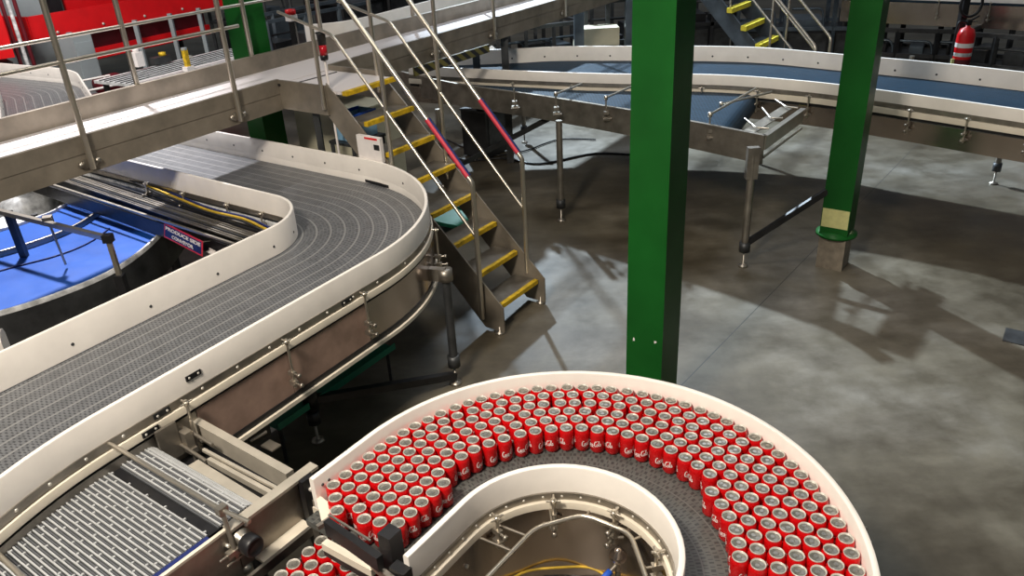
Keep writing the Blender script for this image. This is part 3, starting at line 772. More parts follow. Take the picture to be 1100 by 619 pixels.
stt = thing('staircase', 'steel staircase with yellow-edged treads rising from the floor to the walkway', 'stairs', tuple(G(4.6, -3.4, 0)))
for k in range(8):
    z = .225*(k+1); b = -3.40-.2*k
    if k == 7:
        MB().gbox(SA0, SA1, b-.015, b+.035, z-.03, z+.004).build('landing_nosing', 'yellow', stt); continue
    tr_ = MB(); tr_.gbox(SA0+.01, SA1-.01, b-.225, b-.0, z-.035, z-.003); tro = tr_.build('tread', 'steel_d' if k < 6 else 'steel_d', stt)
    no = MB(); no.gbox(SA0+.008, SA1-.008, b-.022, b+.014, z-.035, z+.002); no.build('yellow_nosing', 'yellow', tro)
for a in (SA0-.004, SA1+.012):
    m = MB(); vs = []
    for sx in (-.006, .006):
        for (b, z) in ((-3.33, .02), (-3.33, .24), (-4.98, 2.02*.0+1.86), (-5.02, 1.60), (-3.52, .02)):
            vs.append(G(a+sx, b, z))
    fs = [(0, 1, 2, 3, 4), (9, 8, 7, 6, 5)]+[(i, (i+1) % 5, (i+1) % 5+5, i+5)[::-1] for i in range(5)]
    m.add(vs, fs); so = m.build('stringer', 'beam', stt)
    m = MB(); pp = G(a, -3.38, 0); m.lathe([(0, 0), (.04, 0), (.038, .012), (.01, .02), (.01, .06), (0, .06)], 12, pp); m.build('levelling_foot', 'steel', so)
for a, hb_ in ((SA0-.055, 0), (SA1+.01, 1)):
    bb, zz = -3.505, 1.265; be, ze = -4.79, 1.265+1.285*1.125
    top = [G(a, bb, .12 if not hb_ else .26), G(a, bb, zz), G(a, be, ze), G(a, be-.32, 2.90), G(a, -5.36, 2.90)]
    hr = MB().tube(top, .019, 10, .025).build('handrail', 'rail', stt)
    md = MB().tube([G(a, bb, zz-.44), G(a, be+.02, ze-.44-.02), G(a, -5.36, 2.40)], .013, 10, .05).build('middle_rail', 'rail', hr)
    for b in (-4.30, -4.99):
        z1 = zz+(-bb+0-(-b))*-1.125 if False else zz+(bb-b)*1.125
        z1 = min(z1, 2.90); zb = .24+(-3.33-b)*.985
        MB().tube([G(a, b, max(.3, zb-.22)), G(a, b, z1)], .017, 10).build('handrail_post', 'rail', hr)
    for (s0, s1) in ((.06, .62),):
        e0 = G(a, bb, zz).lerp(G(a, be, ze), s0*.48); e1 = G(a, bb, zz).lerp(G(a, be, ze), s1*.48)
        MB().tube([e0, e1], .0205, 10).build('red_sleeve', 'pinkred', hr)
        off = B*.004+A*.006+Z*.004
        MB().tube([e0+off, e1+off], .0185, 10).build('blue_sleeve_print', 'navy', hr)
# hazard-taped edge and sleeve under the walkway right of the stairs
p0, p1 = W(446, 82, 1.56), W(526, 56, 1.56)
m = MB(); dd = (p1-p0); L = dd.length; dd = dd/L; nn = Vector((dd.y, -dd.x, 0))
m.add([p0, p1, p1+Z*.085, p0+Z*.085, p0-nn*.02, p1-nn*.02, p1-nn*.02+Z*.085, p0-nn*.02+Z*.085], [(0, 1, 2, 3), (5, 4, 7, 6), (3, 2, 6, 7), (1, 5, 6, 2), (4, 0, 3, 7), (0, 4, 5, 1)], False,
      [[(0, 0), (L, 0), (L, .12), (0, .12)]]*6)
hz = m.build('hazard_board', 'hazard'); tag(hz, 'black and yellow striped bump board fixed under the walkway edge', 'warning board')
hz.parent = None

# ------------------------------------------------------------ green columns
def column(px, base, size, label, cut=False, ang=GA, ztop=6.2, z0=0.0, label_plate=False):
    t = thing('steel_column', label, 'column', (px[0], px[1], 0)); c = Vector((px[0], px[1], 0))
    ax = Vector((math.cos(ang), math.sin(ang), 0))*size/2; ay = Vector((math.sin(ang), -math.cos(ang), 0))*size/2
    zb = .32 if cut else .015
    MB().obox(c+Z*(zb+ztop)/2, ax, ay, Z*(ztop-zb)/2).build('shaft', 'green', t)
    if cut:
        MB().obox(c+Z*.15, ax*.96, ay*.96, Z*.155).build('unpainted_stub', 'concrete_pad', t)
        MB().lathe([(size*.50, .30), (size*.74, .305), (size*.74, .325), (size*.5, .35)], 24, c, Z, True).build('round_flange', 'green', t)
    else:
        MB().obox(c+Z*.008, ax*1.5, ay*1.5, Z*.008).build('base_plate', 'green', t)
    if label_plate:
        MB().obox(c-ax*1.01+Z*.485, ax*.012, ay*.95, Z*.085).build('pale_yellow_sticker', 'pale', t)
    return t
# far right column: front-face lower corners at the floor
base2 = (W(876, 287, 0)+W(903, 292, 0))/2
s2 = .235
c2 = base2+A*s2/2
column((c2.x, c2.y), None, s2, 'green column at right with pale yellow sticker near its bare foot', True, label_plate=True)
P1c = W(697, 200, 3.2-.356*4.16)
c1 = Vector((P1c.x, P1c.y, 0))+A*s2/2+B*0
cn = column((c1.x, c1.y), None, s2, 'large bright green column in the middle, behind the cans')
for dz, db in ((.74, -.07), (.76, .07)):
    m = MB(); c = c1-A*(s2/2+.0008)+B*db+Z*dz
    vs = [c+B*(random.uniform(.004, .014)*math.cos(k))+Z*(random.uniform(.006, .02)*math.sin(k))-A*.0006 for k in [q*.7 for q in range(9)]]
    m.add(vs, [tuple(range(9))]); m.build('paint_chip', 'ink', cn)
p3 = W(262, 100, 1.4); c3 = Vector((p3.x, p3.y, 0)); c3 = G(4.78, -6.42, 0)
column((c3.x, c3.y), None, .245, 'green column at upper left standing behind the walkway', ang=math.radians(53.4))

# ------------------------------------------------------------ far blue conveyors
ft_top = [(530, 62), (600, 52), (680, 53), (745, 53), (820, 55), (900, 62), (1000, 71), (1100, 82), (1180, 91)]
fr_top = [(440, 70), (500, 73), (600, 77), (680, 79), (745, 79), (800, 81), (850, 85), (900, 90), (1000, 103), (1100, 117), (1180, 128)]
ZF = 1.30
Pbk = spline([(W(u, v, ZF).x, W(u, v, ZF).y) for u, v in [(455, 60), (500, 58), (560, 55.5), (600, 53.5), (680, 53), (745, 53), (820, 55), (900, 62), (1000, 71), (1100, 82), (1180, 91)]], 5)
Pfr = spline([(W(u, v, ZF).x, W(u, v, ZF).y) for u, v in fr_top], 5)
far = thing('belt_conveyor', 'long blue belt conveyor with white guide rails crossing the back of the floor', 'conveyor', (2.5, 8.6, 0))
m = MB(); NN = 60
Pb2 = [resample(Pbk, length(Pbk)*k/NN)[0] for k in range(NN+1)]; Pf2 = [resample(Pfr, length(Pfr)*k/NN)[0] for k in range(NN+1)]
vs = []; fs = []; us = []; acc = 0; ac = [0]
for k in range(1, NN+1): ac.append(ac[-1]+math.hypot(Pf2[k][0]-Pf2[k-1][0], Pf2[k][1]-Pf2[k-1][1]))
wdt = [math.hypot(Pf2[k][0]-Pb2[k][0], Pf2[k][1]-Pb2[k][1]) for k in range(NN+1)]
for k in range(NN+1):
    vs += [(*Pf2[k], 1.16), (*Pb2[k], 1.16), (*Pf2[k], 1.12), (*Pb2[k], 1.12)]
for k in range(NN):
    i = 4*k; fs += [(i, i+4, i+5, i+1), (i+2, i+3, i+7, i+6)]; us += [[(ac[k], 0), (ac[k+1], 0), (ac[k+1], wdt[k+1]), (ac[k], wdt[k])]]*2
m.add(vs, fs, False, us); m.build('modular_belt', 'belt3', far)
rb = MB().sweep(Pbk, rc(0, .03, 1.10, ZF+.04)).build('rear_guide_rail', 'white', far)
bolts(Pbk, 0, 1.22, .42, .3, rb, 'iron', .010, -1)
rf = MB().sweep(Pfr, rc(-.03, 0, 1.19, ZF)).build('front_guide_rail', 'white', far)
MB().sweep(Pfr, rect(-.036, -.012, 1.15, 1.192)).build('rail_backing_strip', 'steel_d', rf)
MB().sweep(Pfr, rc(-.055, -.018, 1.09, 1.145, .004)).build('front_wear_strip', 'cream', far)
MB().sweep(Pfr, rect(-.030, -.016, 1.055, 1.09)).build('front_gap_shade', 'black', far)  # open gap drawn as a solid black band of shade
MB().sweep(Pfr, rect(-.042, -.034, .86, 1.055)).build('front_side_panel', 'panel', far)
MB().sweep(Pbk, rect(.03, .04, .86, 1.10)).build('rear_side_panel', 'panel', far)
Lf = length(Pfr)
for s_ in [Lf*x for x in (.20, .30, .40, .50, .585, .66, .73, .80, .87, .94)]:
    (x, y), h = resample(Pfr, s_); out = (math.sin(h), -math.cos(h))
    clamp(far, (x+out[0]*.055, y+out[1]*.055), out, 1.17, .95)
for (u, v) in ((980, 60), (560, 75), (780, 78), (1090, 100)):
    pz = W(u, v, 1.0); foot_leg(far, (pz.x, pz.y), 1.0, .03, 'steel_d')
tv = [W(499, 65, 1.16), W(528, 49, 1.36), W(547, 67, 1.16)]; nv = (tv[1]-tv[0]).cross(tv[2]-tv[0]).normalized()*.02
MB().add(tv+[v_+nv for v_ in tv], [(0, 1, 2), (5, 4, 3), (0, 3, 4, 1), (1, 4, 5, 2), (2, 5, 3, 0)]).build('rail_end_flare', 'white', far)
# branch lane in front of it
ZB = 1.12
br = thing('belt_conveyor', 'short blue belt lane in front of the long far conveyor, open steel end frame', 'conveyor', (1.2, 7.8, 0))
fe = [(430, 77), (490, 90), (560, 100), (600, 106), (680, 119), (745, 131), (822, 146)]
Pfe = spline([(W(u, v, 1.18).x, W(u, v, 1.18).y) for u, v in fe], 4)
MB().sweep(Pfe, rect(-.012, 0, .93, 1.18)).build('front_side_panel', 'steel_d', br)
MB().sweep(Pfe, rect(-.016, .02, 1.176, 1.186)).build('front_edge_flange', 'steel', br)
bk = [(470, 85), (560, 93), (620, 97), (680, 98), (745, 98), (800, 100), (862, 108)]
Pbe = spline([(W(u, v, 1.12).x, W(u, v, 1.12).y) for u, v in bk], 4)
m = MB(); vs = []; fs = []; us = []
K2 = 40; q1_ = [resample(Pfe, length(Pfe)*(.0+.90*k/K2))[0] for k in range(K2+1)]; q2_ = [resample(Pbe, length(Pbe)*(.86*k/K2))[0] for k in range(K2+1)]
for k in range(K2+1):
    dz = 0
    vs += [(q1_[k][0], q1_[k][1], ZB), (q2_[k][0], q2_[k][1], ZB)]
for k in range(K2):
    i = 2*k; fs.append((i, i+2, i+3, i+1)); us.append([(k*.08, 0), (k*.08+.08, 0), (k*.08+.08, .8), (k*.08, .8)])
e1 = Vector((*q1_[-1], ZB)); e2 = Vector((*q2_[-1], ZB)); fd = (Vector((*q1_[-1], 0))-Vector((*q1_[-3], 0))).normalized()
base = len(vs)-2; prev = (base, base+1)
for k in range(1, 8):
    th = k*math.radians(14); off = fd*math.sin(th)*.13+Z*(math.cos(th)-1)*.13
    vs += [tuple(e1+off), tuple(e2+off)]; cur = (len(vs)-2, len(vs)-1); fs.append((prev[0], cur[0], cur[1], prev[1]))
    us.append([(3+k*.03, 0), (3.03+k*.03, 0), (3.03+k*.03, .8), (3+k*.03, .8)]); prev = cur
m.add(vs, fs, False, us); m.build('modular_belt', 'belt3', br)
ce = W(822, 146, 1.18); cf = W(863, 117, 1.18)
m = MB(); m.bar(ce-Z*.06, cf-Z*.06, .02, .13); m.bar(ce, cf, .05, .012); m.build('end_frame', 'steel', br)
m = MB(); m.bar(W(803, 143, 1.17), W(845, 116, 1.17), .11, .012); m.build('transfer_plate', 'steel', br)
m = MB(); m.tube([ce-Z*.19, cf-Z*.19], .012, 8); m.build('tie_bar', 'steel', br)
m = MB()
for k in range(3):
    b0 = W([800, 819, 833][k], [127, 116, 107][k], 1.22); b1 = W([812, 828, 845][k], [137, 127, 115][k], 1.20); b2 = W([826, 841, 857][k], [138, 127, 116][k], 1.20)
    m.tube([b0, b1, b2], .009, 7, .03)
m.build('finger_guide', 'steel', br)
m = MB()
for (u1, v1), (u2, v2) in (((597, 101), (625, 90)), ((651, 105), (690, 88)), ((763, 123), (812, 95)), ((775, 112), (829, 99))):
    m.tube([W(u1, v1, 1.27), W(u2, v2, 1.27)], .011, 8)
    m.lathe([(0, -.02), (.02, -.02), (.02, .02), (0, .02)], 10, W(u1, v1, 1.27))
m.build('cross_rod', 'rail', br)
for (u, v) in ((597, 101), (651, 105), (763, 123), (552, 95)):
    tp = W(u, v, 1.27); m = MB(); m.tube([tp, tp-Z*.23], .008, 8)
    dd = Vector((.9, -.4, 0)); m.obox(tp-Z*.20+Vector((0, -.03, 0)), Vector((.035, 0, 0)), Vector((0, .025, 0)), Z*.02); m.obox(tp-Z*.14+Vector((0, -.03, 0)), Vector((.025, 0, 0)), Vector((0, .03, 0)), Z*.014)
    m.tube([tp-Z*.2+Vector((-.04, -.07, 0)), tp-Z*.2+Vector((.05, -.05, 0))], .012, 6); m.build('rod_bracket', 'steel', br)
for (u, v), zt_ in (((603, 237), 1.08), ((798, 286), 1.05)):
    pz = W(u, v, 0); foot_leg(br, (pz.x, pz.y), zt_, .033, 'steel_d')
lp = W(798, 286, 0)
m = MB(); m.obox(lp+Z*.98, Vector((.05, .0, 0)), Vector((0, .03, 0)), Z*.14); m.build('leg_bracket', 'steel_d', br)
m = MB(); m.bar(lp+Z*.22, c2+Z*.72-A*.0+Vector((-.14, -.02, 0)), .04, .05); m.build('diagonal_brace', 'dark', br)
m = MB(); m.tube([lp+Z*.26+Vector((.0, -.01, 0)), lp+Z*.26+Vector((.10, .02, 0))], .012, 8); m.build('brace_bolt', 'steel', br)
lp3 = W(603, 237, 0)
pz = W(505, 190, 0); foot_leg(br, (W(478, 200, 0).x, W(478, 200, 0).y), .94, .033, 'steel_d')
m = MB(); m.bar(W(475, 187, .30), W(600, 122, .95), .05, .05); m.build('diagonal_brace', 'dark', br)
# dark boxes under it
px_ = W(520, 175, .0)
t = thing('motor_cabinet', 'dark cabinet standing under the far conveyor behind the stairs', 'cabinet', (px_.x, px_.y, 0))
c = W(522, 165, .0); MB().obox(c+Z*.32, A*.22, B*.2, Z*.30).build('cabinet_body', 'dark', t); MB().obox(c+Z*.63, A*.23, B*.21, Z*.012).build('cabinet_top', 'iron', t)
m = MB()
for k in (-1, 1): m.obox(c+Z*.01+A*.15*k, A*.03, B*.18, Z*.01)
m.build('cabinet_foot', 'black', t)
MB().obox(c+B*.205+Z*.36, A*.17, B*.004, Z*.2).build('cabinet_door', 'iron', t)

# ------------------------------------------------------------ left: blue curved conveyor, guard rail, pipes, sign
bc = W(-60, 190, .75)
bl = thing('belt_conveyor', 'curved bright blue belt conveyor at left edge, split by a low guide', 'conveyor', (bc.x, bc.y, 0))
def px_spline(pts, z, n=6): return spline([(W(u, v, z).x, W(u, v, z).y) for u, v in pts], n)
zb_ = .80
o1 = px_spline([(-60, 350), (0, 337), (60, 318), (115, 295), (150, 272), (176, 247), (200, 215)], zb_)
i1 = px_spline([(-60, 300), (0, 282), (45, 268), (80, 256), (108, 243), (125, 228), (140, 200)], zb_)
def lane(pa, pb, mat, name, par, z, K=30):
    m = MB(); vs = []; fs = []; us = []
    for k in range(K+1):
        p_ = resample(pa, length(pa)*k/K)[0]; q_ = resample(pb, length(pb)*k/K)[0]; vs += [(*p_, z), (*q_, z), (*p_, z-.02), (*q_, z-.02)]
    for k in range(K):
        i = 4*k; fs += [(i, i+4, i+5, i+1), (i+2, i+3, i+7, i+6)]; us += [[(k*.06, 0), (k*.06+.06, 0), (k*.06+.06, .4), (k*.06, .4)]]*2
    m.add(vs, fs, False, us); return m.build(name, mat, par)
lane(o1, px_spline([(-60, 292), (0, 276), (40, 264), (76, 250), (100, 236), (115, 222), (128, 198)], zb_), 'bluebelt', 'blue_belt', bl, zb_)
o2 = px_spline([(-60, 292), (0, 276), (40, 264), (76, 250), (100, 236), (115, 222), (128, 198)], zb_)
i2 = px_spline([(-60, 260), (0, 249), (40, 236), (60, 228), (78, 216), (92, 200), (98, 180)], zb_)
lane(o2, i2, 'bluebelt', 'blue_belt', bl, zb_)
MB().sweep(o1, rc(-.02, 0, .79, .825, .004)).build('outer_edge_strip', 'plastic_bag', bl)
MB().sweep(o1, rect(-.018, -.008, .50, .79)).build('outer_side_panel', 'iron', bl)
MB().sweep(i2, rc(0, .02, .79, .825, .004)).build('inner_edge_strip', 'plastic_bag', bl)
MB().sweep(i2, rect(.008, .018, .50, .79)).build('inner_side_panel', 'dark', bl)
MB().sweep(o2, rc(-.012, .008, .79, .85, .004)).build('centre_guide', 'steel', bl)
MB().sweep(px_spline([(-60, 312), (0, 292), (60, 276), (95, 262), (118, 246)], zb_), rc(-.004, .004, .80, .812, .001)).build('belt_seam', 'navy', bl)
for (u, v) in ((20, 320), (120, 280), (40, 240)):
    pz = W(u, v, .7); foot_leg(bl, (pz.x, pz.y), .79, .03, 'iron')
# white cover at left edge
t = thing('machine_cover', 'rounded cream plastic cover at the left edge beside the blue conveyor', 'cover', tuple(W(0, 360, .9)*1.0))
t.location.z = 0
cv = W(-14, 366, .95)
m = MB(); m.sweep([(cv.x-.3, cv.y-.1), (cv.x, cv.y), (cv.x+.08, cv.y+.03)], [(-.07, .85), (.07, .85), (.07, .95), (.05, .985), (0, 1.0), (-.05, .985), (-.07, .95)]); m.build('cover_shell', 'white', t)
m = MB(); m.tube([Vector((cv.x, cv.y, 0)), Vector((cv.x, cv.y, .86))], .03, 10); m.build('cover_post', 'iron', t)
# tube guard over blue conveyor
t = thing('guard_rail', 'square tube guard rail standing over the blue curved conveyor', 'rail', tuple(W(128, 290, .6)))
t.location.z = 0
g0, g1, g2 = W(-30, 220, 1.18), W(52, 238, 1.18), W(116, 256, 1.18)
MB().bar(g0, g2, .035, .035).build('top_bar', 'rail', t)
MB().obox(g2, Vector((.03, 0, 0)), Vector((0, .03, 0)), Z*.028).build('corner_joint', 'black', t)
MB().bar(g2, Vector((g2.x, g2.y, .9)), .03, .03).build('end_post', 'rail', t)
MB().bar(Vector((g2.x, g2.y, .9)), Vector((g2.x, g2.y, 0)), .06, .06).build('end_post_foot', 'black', t)
m = MB(); m.obox(g1+Z*.01, Vector((.03, .01, 0)), Vector((-.01, .03, 0)), Z*.03); m.tube([g1, Vector((g1.x+.02, g1.y, zb_+.03))], .009, 8); m.build('rail_clamp', 'steel', t)
g3 = W(8, 227, 1.18); MB().bar(g3, Vector((g3.x+.02, g3.y, .0)), .05, .05).build('support_post', 'iron', t)
# wrapped bundles behind it
for k, (u, v, w_) in enumerate(((28, 212, .28), (8, 245, .2), (44, 250, .12))):
    pz = W(u, v, .55)
    lab = ['large grey plastic-wrapped bundle at left edge below the walkway', 'grey wrapped bundle left of the guard rail post', 'small grey wrapped bundle right of the guard rail post'][k]
    m = MB(); n = 14; prof = [(0, 0), (w_, 0), (w_*1.05, .3), (w_*.9, .55), (w_*.5, .62), (0, .6)]
    m.lathe(prof, n, (pz.x, pz.y, 0))
    m.v = [(x+.035*math.sin(17*y+9*z+k), y+.035*math.sin(13*x+11*z), z+.02*math.sin(19*x+7*y)*(z > .1)) for x, y, z in m.v]
    tag(m.build('wrapped_bundle', 'plastic_bag'), lab, 'bundle')

# pipe and cable tray running parallel to inner far rail
ct = thing('cable_tray', 'dark cable tray with pipes running between the blue conveyor and large grey conveyor', 'cable tray', tuple(W(190, 220, .9)))
ct.location.z = 0
def pl(u1, v1, u2, v2, z, r, nm, mt, par=ct, ext=0):
    a_, b_ = W(u1, v1, z), W(u2, v2, z); d_ = (b_-a_).normalized(); return MB().tube([a_-d_*ext, b_+d_*ext], r, 8).build(nm, mt, par)
za = 1.05
q0, q1b = W(60, 192, za-.06), W(300, 268, za-.06)
dd = (q1b-q0).normalized(); nn = Vector((dd.y, -dd.x, 0)); Lc = (q1b-q0).length
m = MB(); m.obox(q0+dd*Lc/2-nn*-.10-Z*.08, dd*(Lc/2+.4), nn*.02, Z*.06); m.build('tray_side', 'black', ct)
q0b, q1c = W(95, 172, za-.1), W(320, 238, za-.1); d2 = (q1c-q0b).normalized(); n2_ = Vector((d2.y, -d2.x, 0)); L2 = (q1c-q0b).length
m = MB(); m.obox(q0b+d2*L2/2, d2*(L2/2+.3), n2_*.16, Z*.004); m.build('tray_floor', 'black', ct)
for k, (off, mt, r) in enumerate(((.0, 'steel', .012), (.03, 'steel_d', .007), (.055, 'rail', .008), (-.03, 'iron', .009), (-.055, 'steel', .006), (-.08, 'steel_d', .008), (.09, 'black', .012), (.13, 'steel_d', .009))):
    a_ = W(75, 190, za)-nn*off; b_ = W(290, 262, za)-nn*off
    MB().tube([a_-dd*.4, b_+dd*.3], r, 8).build('pipe', mt, ct)
MB().bar(q0-nn*-.16-dd*.3+Z*.04, q1b-nn*-.16+dd*.1+Z*.04, .02, .015).build('tray_lip', 'steel', ct)
for k in range(4):
    pz = q0b+d2*(L2*(k+.5)/4)-Z*0; MB().bar(Vector((pz.x, pz.y, 0)), Vector((pz.x, pz.y, .88)), .04, .04).build('tray_post', 'iron', ct)
# yellow chain/cable
yc = [(118, 178), (150, 196), (190, 212), (225, 226), (262, 236), (284, 245), (300, 252)]
Y = [tuple(W(u, v, 1.11)+Z*(.006*math.sin(i*2))) for i, (u, v) in enumerate(yc)]
tag(MB().tube(spline(Y, 8), .010, 8).build('cable_bundle', 'yel_c'), 'yellow cable bundle lying along the cable tray', 'cable')
for i_, (off, mt, lb) in enumerate(((.035, 'black', 'black cable lying beside the yellow cable bundle in the tray'), (-.03, 'navy', 'dark blue cable on the far side of the yellow bundle'))):
    tag(MB().tube([tuple(Vector(p)+nn*off) for p in spline(Y, 6)], .009, 7).build('cable', mt), lb, 'cable')
# sign
s0 = W(181, 239, .99); s1 = W(222, 259, .99)
sd = (s1-s0).normalized(); Ls = (s1-s0).length; sn = Vector((sd.y, -sd.x, 0))
up = (Z*.93-sn*.25).normalized(); fn = sd.cross(up).normalized()
if fn.dot(Vector((0, 0, H))-s0) < 0: fn = -fn
hs = .115
sg = thing('sign', 'red bordered navy sign with two lines of white text on the cable tray', 'sign', (s0.x, s0.y, .88))
cs = s0+sd*Ls/2-up*hs/2+fn*.03
MB().obox(cs, sd*Ls/2, up*hs/2, fn*.003).build('sign_border', 'pinkred', sg)
MB().obox(cs+fn*.003, sd*(Ls/2-.014), up*(hs/2-.012), fn*.0015).build('sign_face', 'navy', sg)
def text3(txt, c, right, upv, size, mat, parent, name='lettering', width=None):
    cu = bpy.data.curves.new(name, 'FONT'); cu.body = txt; cu.size = size; cu.align_x = 'CENTER'; cu.align_y = 'CENTER'; cu.extrude = .0004; cu.offset = size*.035
    ob = bpy.data.objects.new(name, cu); COL.objects.link(ob); dg = bpy.context.evaluated_depsgraph_get(); dg.update()
    me = bpy.data.meshes.new_from_object(ob.evaluated_get(dg)); bpy.data.objects.remove(ob)
    me.materials.clear(); me.materials.append(M[mat])
    xs = [v.co.x for v in me.vertices]; k = width/(max(xs)-min(xs)) if width else 1
    nrm = right.cross(upv)
    for v in me.vertices:
        p = right*v.co.x*k+upv*v.co.y+nrm*v.co.z; v.co = p
    o = bpy.data.objects.new(name, me); COL.objects.link(o); o.parent = parent; o.location = Vector(c)-absloc(parent) if parent else c
    return o
rgt = up.cross(fn)
text3('PRODUCE SIDE', cs+fn*.006+up*.022, rgt, up, .036, 'ink', sg, width=Ls-.05)
text3('CONVEYOR', cs+fn*.006-up*.024, rgt, up, .036, 'ink', sg, width=(Ls-.05)*.62)
for k in (.1, .9):
    MB().tube([s0+sd*Ls*k+fn*.02-up*.02, s0+sd*Ls*k-fn*.08-up*.02], .004, 6).build('sign_fixing', 'steel', sg)
t = W(228, 268, .90); tag(MB().obox(t-Z*.02, sd*.05, sn*.03, Z*.002).obox(t-Z*.01, sd*.05, sn*.002, Z*.01).build('white_tag_plate', 'ink'), 'small white plate right of the red bordered sign', 'plate')

# ------------------------------------------------------------ beacon
bp_ = W(347, 70, 1.9); bb_ = W(357, 160, 1.0)
bx = W(356, 158, .9)
ftp = G(4.10, -5.08, 0)
def solve_xy(u, v, a, b0, b1):   # height on a hall-grid vertical line closest to a bearing
    pass
bt = thing('beacon_light', 'slim pole with black and red beacon beside the stairs', 'beacon', (0, 0, 0))
bxy = G(4.40, -5.005, 0)
bt.location = (bxy.x, bxy.y, 0)
cb = Vector((bxy.x, bxy.y, 0))
MB().tube([cb+Z*0.02, cb+Z*2.04], .010, 10).build('pole', 'ink', bt)
MB().lathe([(0, 0), (.05, 0), (.05, .012), (0, .014)], 14, cb).build('base_flange', 'steel', bt)
MB().lathe([(0, 2.03), (.030, 2.03), (.034, 2.06), (.032, 2.065), (.03, 2.07)], 16, cb, Z, True).build('beacon_base', 'black', bt)
MB().lathe([(0, 2.07), (.031, 2.07), (.031, 2.15), (0, 2.15)], 18, cb).build('red_lens', 'lens', bt)
MB().lathe([(0, 2.15), (.033, 2.15), (.036, 2.23), (.045, 2.245), (0, 2.25)], 18, cb).build('beacon_cap', 'black', bt)
# white notice plate/box beside the stairs
nb = G(4.325, -4.54, 1.385)
t = thing('notice_box', 'small white box with red stripe between the large conveyor and stairs', 'box', (nb.x, nb.y, 0))
nb_ = nb; rr_ = B; ff = -A
MB().obox(nb_, rr_*.13, ff*.016, Z*.10).build('box_body', 'ink', t)
MB().obox(nb_+rr_*.03+Z*.085+ff*.017, rr_*.07, ff*.001, Z*.008).build('red_stripe', 'red', t)
MB().obox(nb_+rr_*.085+Z*.02+ff*.017, rr_*.03, ff*.001, Z*.022).build('black_window', 'black', t)
MB().bar(nb_-Z*.1, Vector((nb_.x, nb_.y, 0)), .02, .02).build('box_post', 'iron', t)
# beige panel below the walkway
e = [W(300, 155, .9), W(345, 160, .9)]
c = G(5.28, -5.80, .95)
t = thing('sheet_cabinet', 'beige sheet cover standing below the walkway left of the stairs', 'panel', (c.x, c.y, 0))
MB().obox(c+Z*.05, A*.30, B*.42, Z*.42).build('cover_box', 'beige', t)
MB().obox(c+Z*.478, A*.31, B*.43, Z*.008).build('cover_lid', 'beige', t)
MB().bar(G(4.42, -5.24, 0), G(4.42, -5.24, 1.60), .05, .05).build('corner_post', 'iron', t)
m = MB()
for i in (-1, 1):
    for j in (-1, 1): cc_ = c+A*.26*i+B*.38*j; m.bar(Vector((cc_.x, cc_.y, 0)), Vector((cc_.x, cc_.y, c.z-.36)), .05, .05)
m.build('cover_leg', 'iron', t)
# blue crate under landing, green tray under stairs
c = G(4.72, -5.0, 1.42)
t = thing('plastic_crate', 'light blue plastic crate on a stand under the stair landing', 'crate', (c.x, c.y, 0))
m = MB(); m.obox(c, A*.15, B*.004, Z*.11); m.obox(c-B*.2, A*.15, B*.004, Z*.11); m.obox(c-B*.1+A*.15, A*.004, B*.1, Z*.11); m.obox(c-B*.1-A*.15, A*.004, B*.1, Z*.11); m.obox(c-B*.1-Z*.11, A*.15, B*.1, Z*.004)
m.build('crate_shell', 'crate', t)
m = MB(); m.obox(c+B*.002+Z*.10, A*.16, B*.008, Z*.012); m.obox(c-B*.202+Z*.10, A*.16, B*.008, Z*.012); m.build('crate_rim', 'blue', t)
m = MB(); m.obox(c-B*.1-Z*.13, A*.2, B*.15, Z*.012)
for i in (-1, 1):
    for j in (-1, 1): q_ = c-B*.1+A*.18*i+B*.13*j; m.bar(Vector((q_.x, q_.y, 0)), Vector((q_.x, q_.y, c.z-.13)), .03, .03)
m.build('stand', 'iron', t)
g1_, g2_ = W(468, 246, .15), W(506, 222, .15)
c = W(487, 234, .12); t = thing('green_tray', 'bright green tray on the floor under the staircase', 'tray', (c.x, c.y, 0))
m = MB(); m.obox(Vector((c.x, c.y, .12)), A*.22, B*.28, Z*.006); m.build('tray_sheet', 'teal_b', t)
m = MB(); m.obox(Vector((c.x, c.y, .135))+B*.28, A*.22, B*.005, Z*.02); m.obox(Vector((c.x, c.y, .135))-B*.28, A*.22, B*.005, Z*.02); m.obox(Vector((c.x, c.y, .135))+A*.22, A*.005, B*.28, Z*.02); m.obox(Vector((c.x, c.y, .135))-A*.22, A*.005, B*.28, Z*.02)
m.build('tray_rim', 'teal_b', t)
for i in (-1, 1):
    for j in (-1, 1): q_ = Vector((c.x, c.y, 0))+A*.19*i+B*.25*j; MB().bar(q_, q_+Z*.118, .03, .03).build('tray_leg', 'iron', t)

# ------------------------------------------------------------ background equipment
def panel(u1, v1, u2, v2, zb, h, th, name, mat, par):
    a_, b_ = W(u1, v1, zb), W(u2, v2, zb); d_ = (b_-a_).normalized(); n_2 = Vector((d_.y, -d_.x, 0))
    return MB().obox((a_+b_)/2+Z*h/2-n_2*th/2, d_*(b_-a_).length/2, n_2*th/2, Z*h/2).build(name, mat, par)
def post(p, z0, z1, w, name, mat, par): p = Vector((p[0], p[1], 0)); return MB().bar(p+Z*z0, p+Z*z1, w, w).build(name, mat, par)
